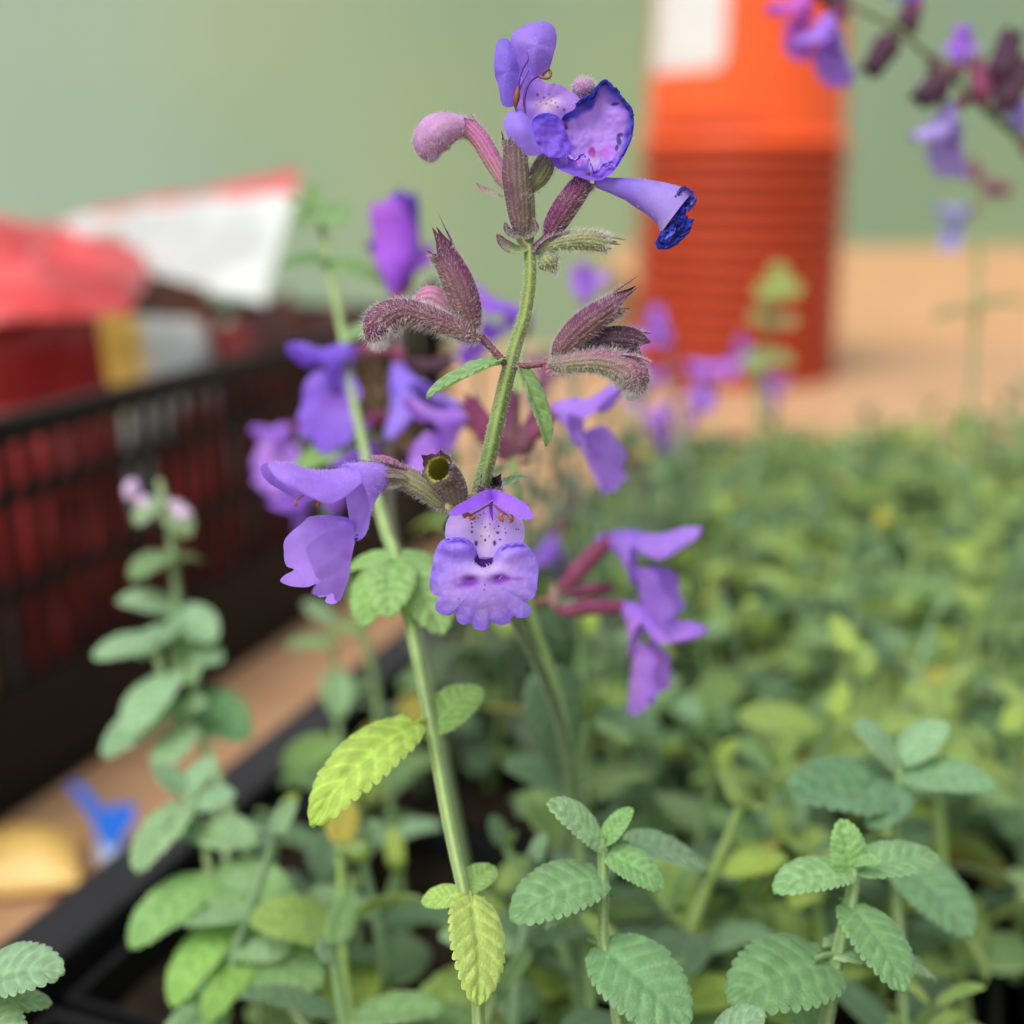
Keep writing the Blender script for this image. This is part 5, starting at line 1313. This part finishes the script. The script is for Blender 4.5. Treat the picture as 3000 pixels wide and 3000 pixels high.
shoot([(345, 1490, 172, 7), (384, 1585, 170, 8), (400, 1665, 168, 8), (436, 1737, 166, 8), (480, 1797, 164, 9), (530, 1870, 162, 9)],
      [((350, 1500), (290, 1448), 172, 172, (.2, .8, .5), 1.0, LB), ((352, 1500), (405, 1432), 172, 174, (-.2, .8, .5), 1.0, LB), ((350, 1520), (268, 1640), 171, 163, (-.4, .5, .8), 1.0, LG), ((360, 1520), (440, 1500), 171, 171, (.1, .8, .6), 1.0, LB), ((385, 1570), (480, 1590), 170, 166, (.2, .7, .7), 1.0, LG), ((384, 1580), (310, 1560), 170, 168, (-.1, .8, .6), 1.0, lin(118, 160, 118)),
       ((400, 1660), (252, 1785), 168, 160, (-.4, .5, .8), .85, lin(136, 182, 106)), ((402, 1665), (545, 1705), 168, 162, (.2, .7, .7), 1.0, LG2), ((436, 1737), (330, 1895), 166, 158, (-.4, .5, .8), .8, lin(138, 184, 92)), ((440, 1740), (540, 1800), 166, 160, (.2, .6, .8), 1.0, LG), ((480, 1797), (395, 1925), 164, 156, (-.3, .5, .8), .8, lin(140, 184, 90)), ((482, 1797), (600, 1860), 164, 158, (.2, .7, .7), 1.0, LG2), ((420, 1700), (470, 1650), 167, 166, (0, .7, .7), 1.0, LG)],
      'leafy catmint shoot spilling over the tray rim with long pale leaves', col=lin(140, 160, 112))
shoot([(628, 1170, 220, 5), (630, 1250, 219, 5), (634, 1330, 218, 6), (645, 1450, 214, 6)],
      [((628, 1175), (575, 1140), 220, 220, (0, .7, .7), .9, lin(150, 180, 140)), ((628, 1180), (690, 1200), 220, 220, (0, .8, .6), .9, lin(140, 160, 100)), ((628, 1215), (545, 1222), 220, 216, (0, .8, .6), .8, lin(146, 176, 120)), ((632, 1270), (640, 1350), 219, 214, (.2, .4, .9), 1.0, LG), ((632, 1330), (690, 1290), 218, 220, (0, .8, .6), .9, LG2), ((636, 1400), (540, 1450), 217, 210, (0, .8, .6), .9, lin(140, 180, 100))],
      'thin catmint shoot with sparse leaves in front of the bare plywood strip')
shoot([(1462, 525, 360, 4), (1455, 600, 360, 5), (1440, 700, 358, 5), (1430, 820, 355, 5)],
      [((1462, 540), (1440, 570), 360, 352, (0, .6, .8), 1.2, lin(150, 170, 90)), ((1462, 535), (1500, 560), 360, 352, (0, .6, .8), 1.2, lin(150, 170, 90)), ((1462, 530), (1475, 500), 360, 365, (0, .4, .9), 1.0, lin(150, 170, 90)), ((1456, 600), (1420, 610), 360, 352, (0, .7, .8), 1.1, lin(150, 160, 100)), ((1456, 600), (1495, 615), 360, 352, (0, .7, .8), 1.1, lin(150, 150, 100)),
       ((1448, 670), (1410, 700), 358, 352, (0, .7, .8), 1.1, lin(140, 160, 104)), ((1448, 670), (1490, 690), 358, 352, (0, .7, .8), 1.1, lin(140, 160, 104))],
      'tall far catmint shoot standing against the ribbed orange pots')

# ------------------------------------------------------------------ the rest of the tray
def grow(base, h, lean, nodes, L, tint, label, group):
    t = thing('catmint_shoot', base, label, 'catmint', group)
    top = base + np.array([lean[0], lean[1], h])
    mid = (base + top) / 2 + np.array([random.uniform(-.004, .004), random.uniform(-.004, .004), .002])
    a = spline(np.array([base - [0, 0, .002], mid, top]), 9)
    G, *_ = sweep(a, np.linspace(.0011, .0006, 9), 6, np.array([0, 1., 0]))
    c = np.tile(tint * .95 + .02, (54, 1))
    mesh('stem', G.reshape(-1, 3), grid_faces(9, 6, True), M_STEM, t, c)
    az = random.uniform(0, math.pi)
    for k in range(nodes):
        f = .22 + .78 * k / max(nodes - 1, 1)
        p = a[0] + 0
        q = np.array([np.interp(f, np.linspace(0, 1, 9), a[:, i]) for i in range(3)])
        ln = L * (1.0 - .55 * max(0, f - .55) / .45) * random.uniform(.8, 1.15)
        el = random.uniform(-.35, .35) + (.7 if k == nodes - 1 else 0)
        for s in (0, math.pi):
            aa = az + s + random.uniform(-.3, .3)
            d = np.array([math.cos(aa) * math.cos(el), math.sin(aa) * math.cos(el), math.sin(el)])
            n = np.array([-math.cos(aa) * math.sin(el), -math.sin(aa) * math.sin(el), math.cos(el)]) + np.random.RandomState(random.randrange(9999)).randn(3) * .25
            cc = tint
            rr = random.random()
            if rr < .10: cc = LY
            elif rr < .125: cc = lin(180, 170, 70)
            elif rr < .38: cc = LD
            elif rr < .44: cc = LB
            leaf_at(t, q + d * ln * .12, q + d * ln, n, random.uniform(.65, 1.0), None, cc)
        az += math.pi / 2 + random.uniform(-.25, .25)
    return t

LIMX = [0, 340, 420, 500, 640, 760, 900, 1050, 1200, 1300, 1500, 1932, 2400]
LIMY = [2080, 1930, 1640, 1450, 1340, 1220, 1150, 940, 840, 790, 770, 690, 660]
count = 0
TN = ['sage green', 'mid green', 'olive green', 'fresh green', 'pale bluish green', 'dull green']
tints = [lin(132, 164, 104), LG2, lin(122, 152, 84), lin(146, 176, 92), lin(132, 166, 120), lin(110, 140, 84)]
for i in range(9000):
    a = random.uniform(.012, .485); b = random.uniform(.012, .545)
    base = TC - E1 * a + E2 * b; base[2] = .0445
    x, y, z = PX(base + [0, 0, .02])
    if z < .125 or x < -150 or x > 2150 or y > 2250: continue
    if vn(np.array([[base[0], base[1], .3]]), 26, 1)[0] < .31: continue
    h = random.uniform(.018, .056) if z > .3 else random.uniform(.026, .062)
    lean = (random.uniform(-.012, .012), random.uniform(-.012, .012))
    tx, ty, tz = PX(base + [lean[0], lean[1], h + .004])
    if tz < .142: continue
    if ty < np.interp(tx, LIMX, LIMY) + random.uniform(0, 60): continue
    L = random.uniform(.0115, .0172) * (1.0 if z < .3 else 1.15)
    d = min([np.hypot(*(base[:2] - q)) for q in grow.pts], default=1) if hasattr(grow, 'pts') else 1
    if d < .0108: continue
    if not hasattr(grow, 'pts'): grow.pts = []
    grow.pts.append(base[:2].copy())
    yel = 1350 < x < 2000 and 950 < y < 1800 and random.random() < .5
    ti = random.randrange(6); tint = lin(150, 176, 92) if yel else tints[ti]
    grow(base, h, lean, random.choice((4, 4, 5)), L, tint, ('yellow-green' if yel else TN[ti]) + ' catmint shoot in the dense foliage ' + ('along the back rim of the tray' if a < .07 else 'along the tray side facing the crate' if b < .07 else 'in the middle of the tray'), 'catmint shoots crowding the tray')
    count += 1
    if count >= 290: break
for (x, y, Z) in ((905, 690, 270), (960, 760, 255), (1030, 690, 280), (1085, 740, 262), (1140, 790, 268), (1170, 700, 330), (1010, 840, 240), (850, 900, 250), (1210, 760, 300), (1060, 870, 230)):
    tip = P(x, y, Z)
    base = tip + np.array([random.uniform(-.008, .008), random.uniform(-.008, .008), 0]); base[2] = .0445
    grow(base, tip[2] - base[2], tuple((tip - base)[:2]), 6, .014, lin(104, 122, 98), 'tall dull green catmint shoot rising behind the stacked violet whorls', 'tall shoots behind the flowers')
print('shoots', count)
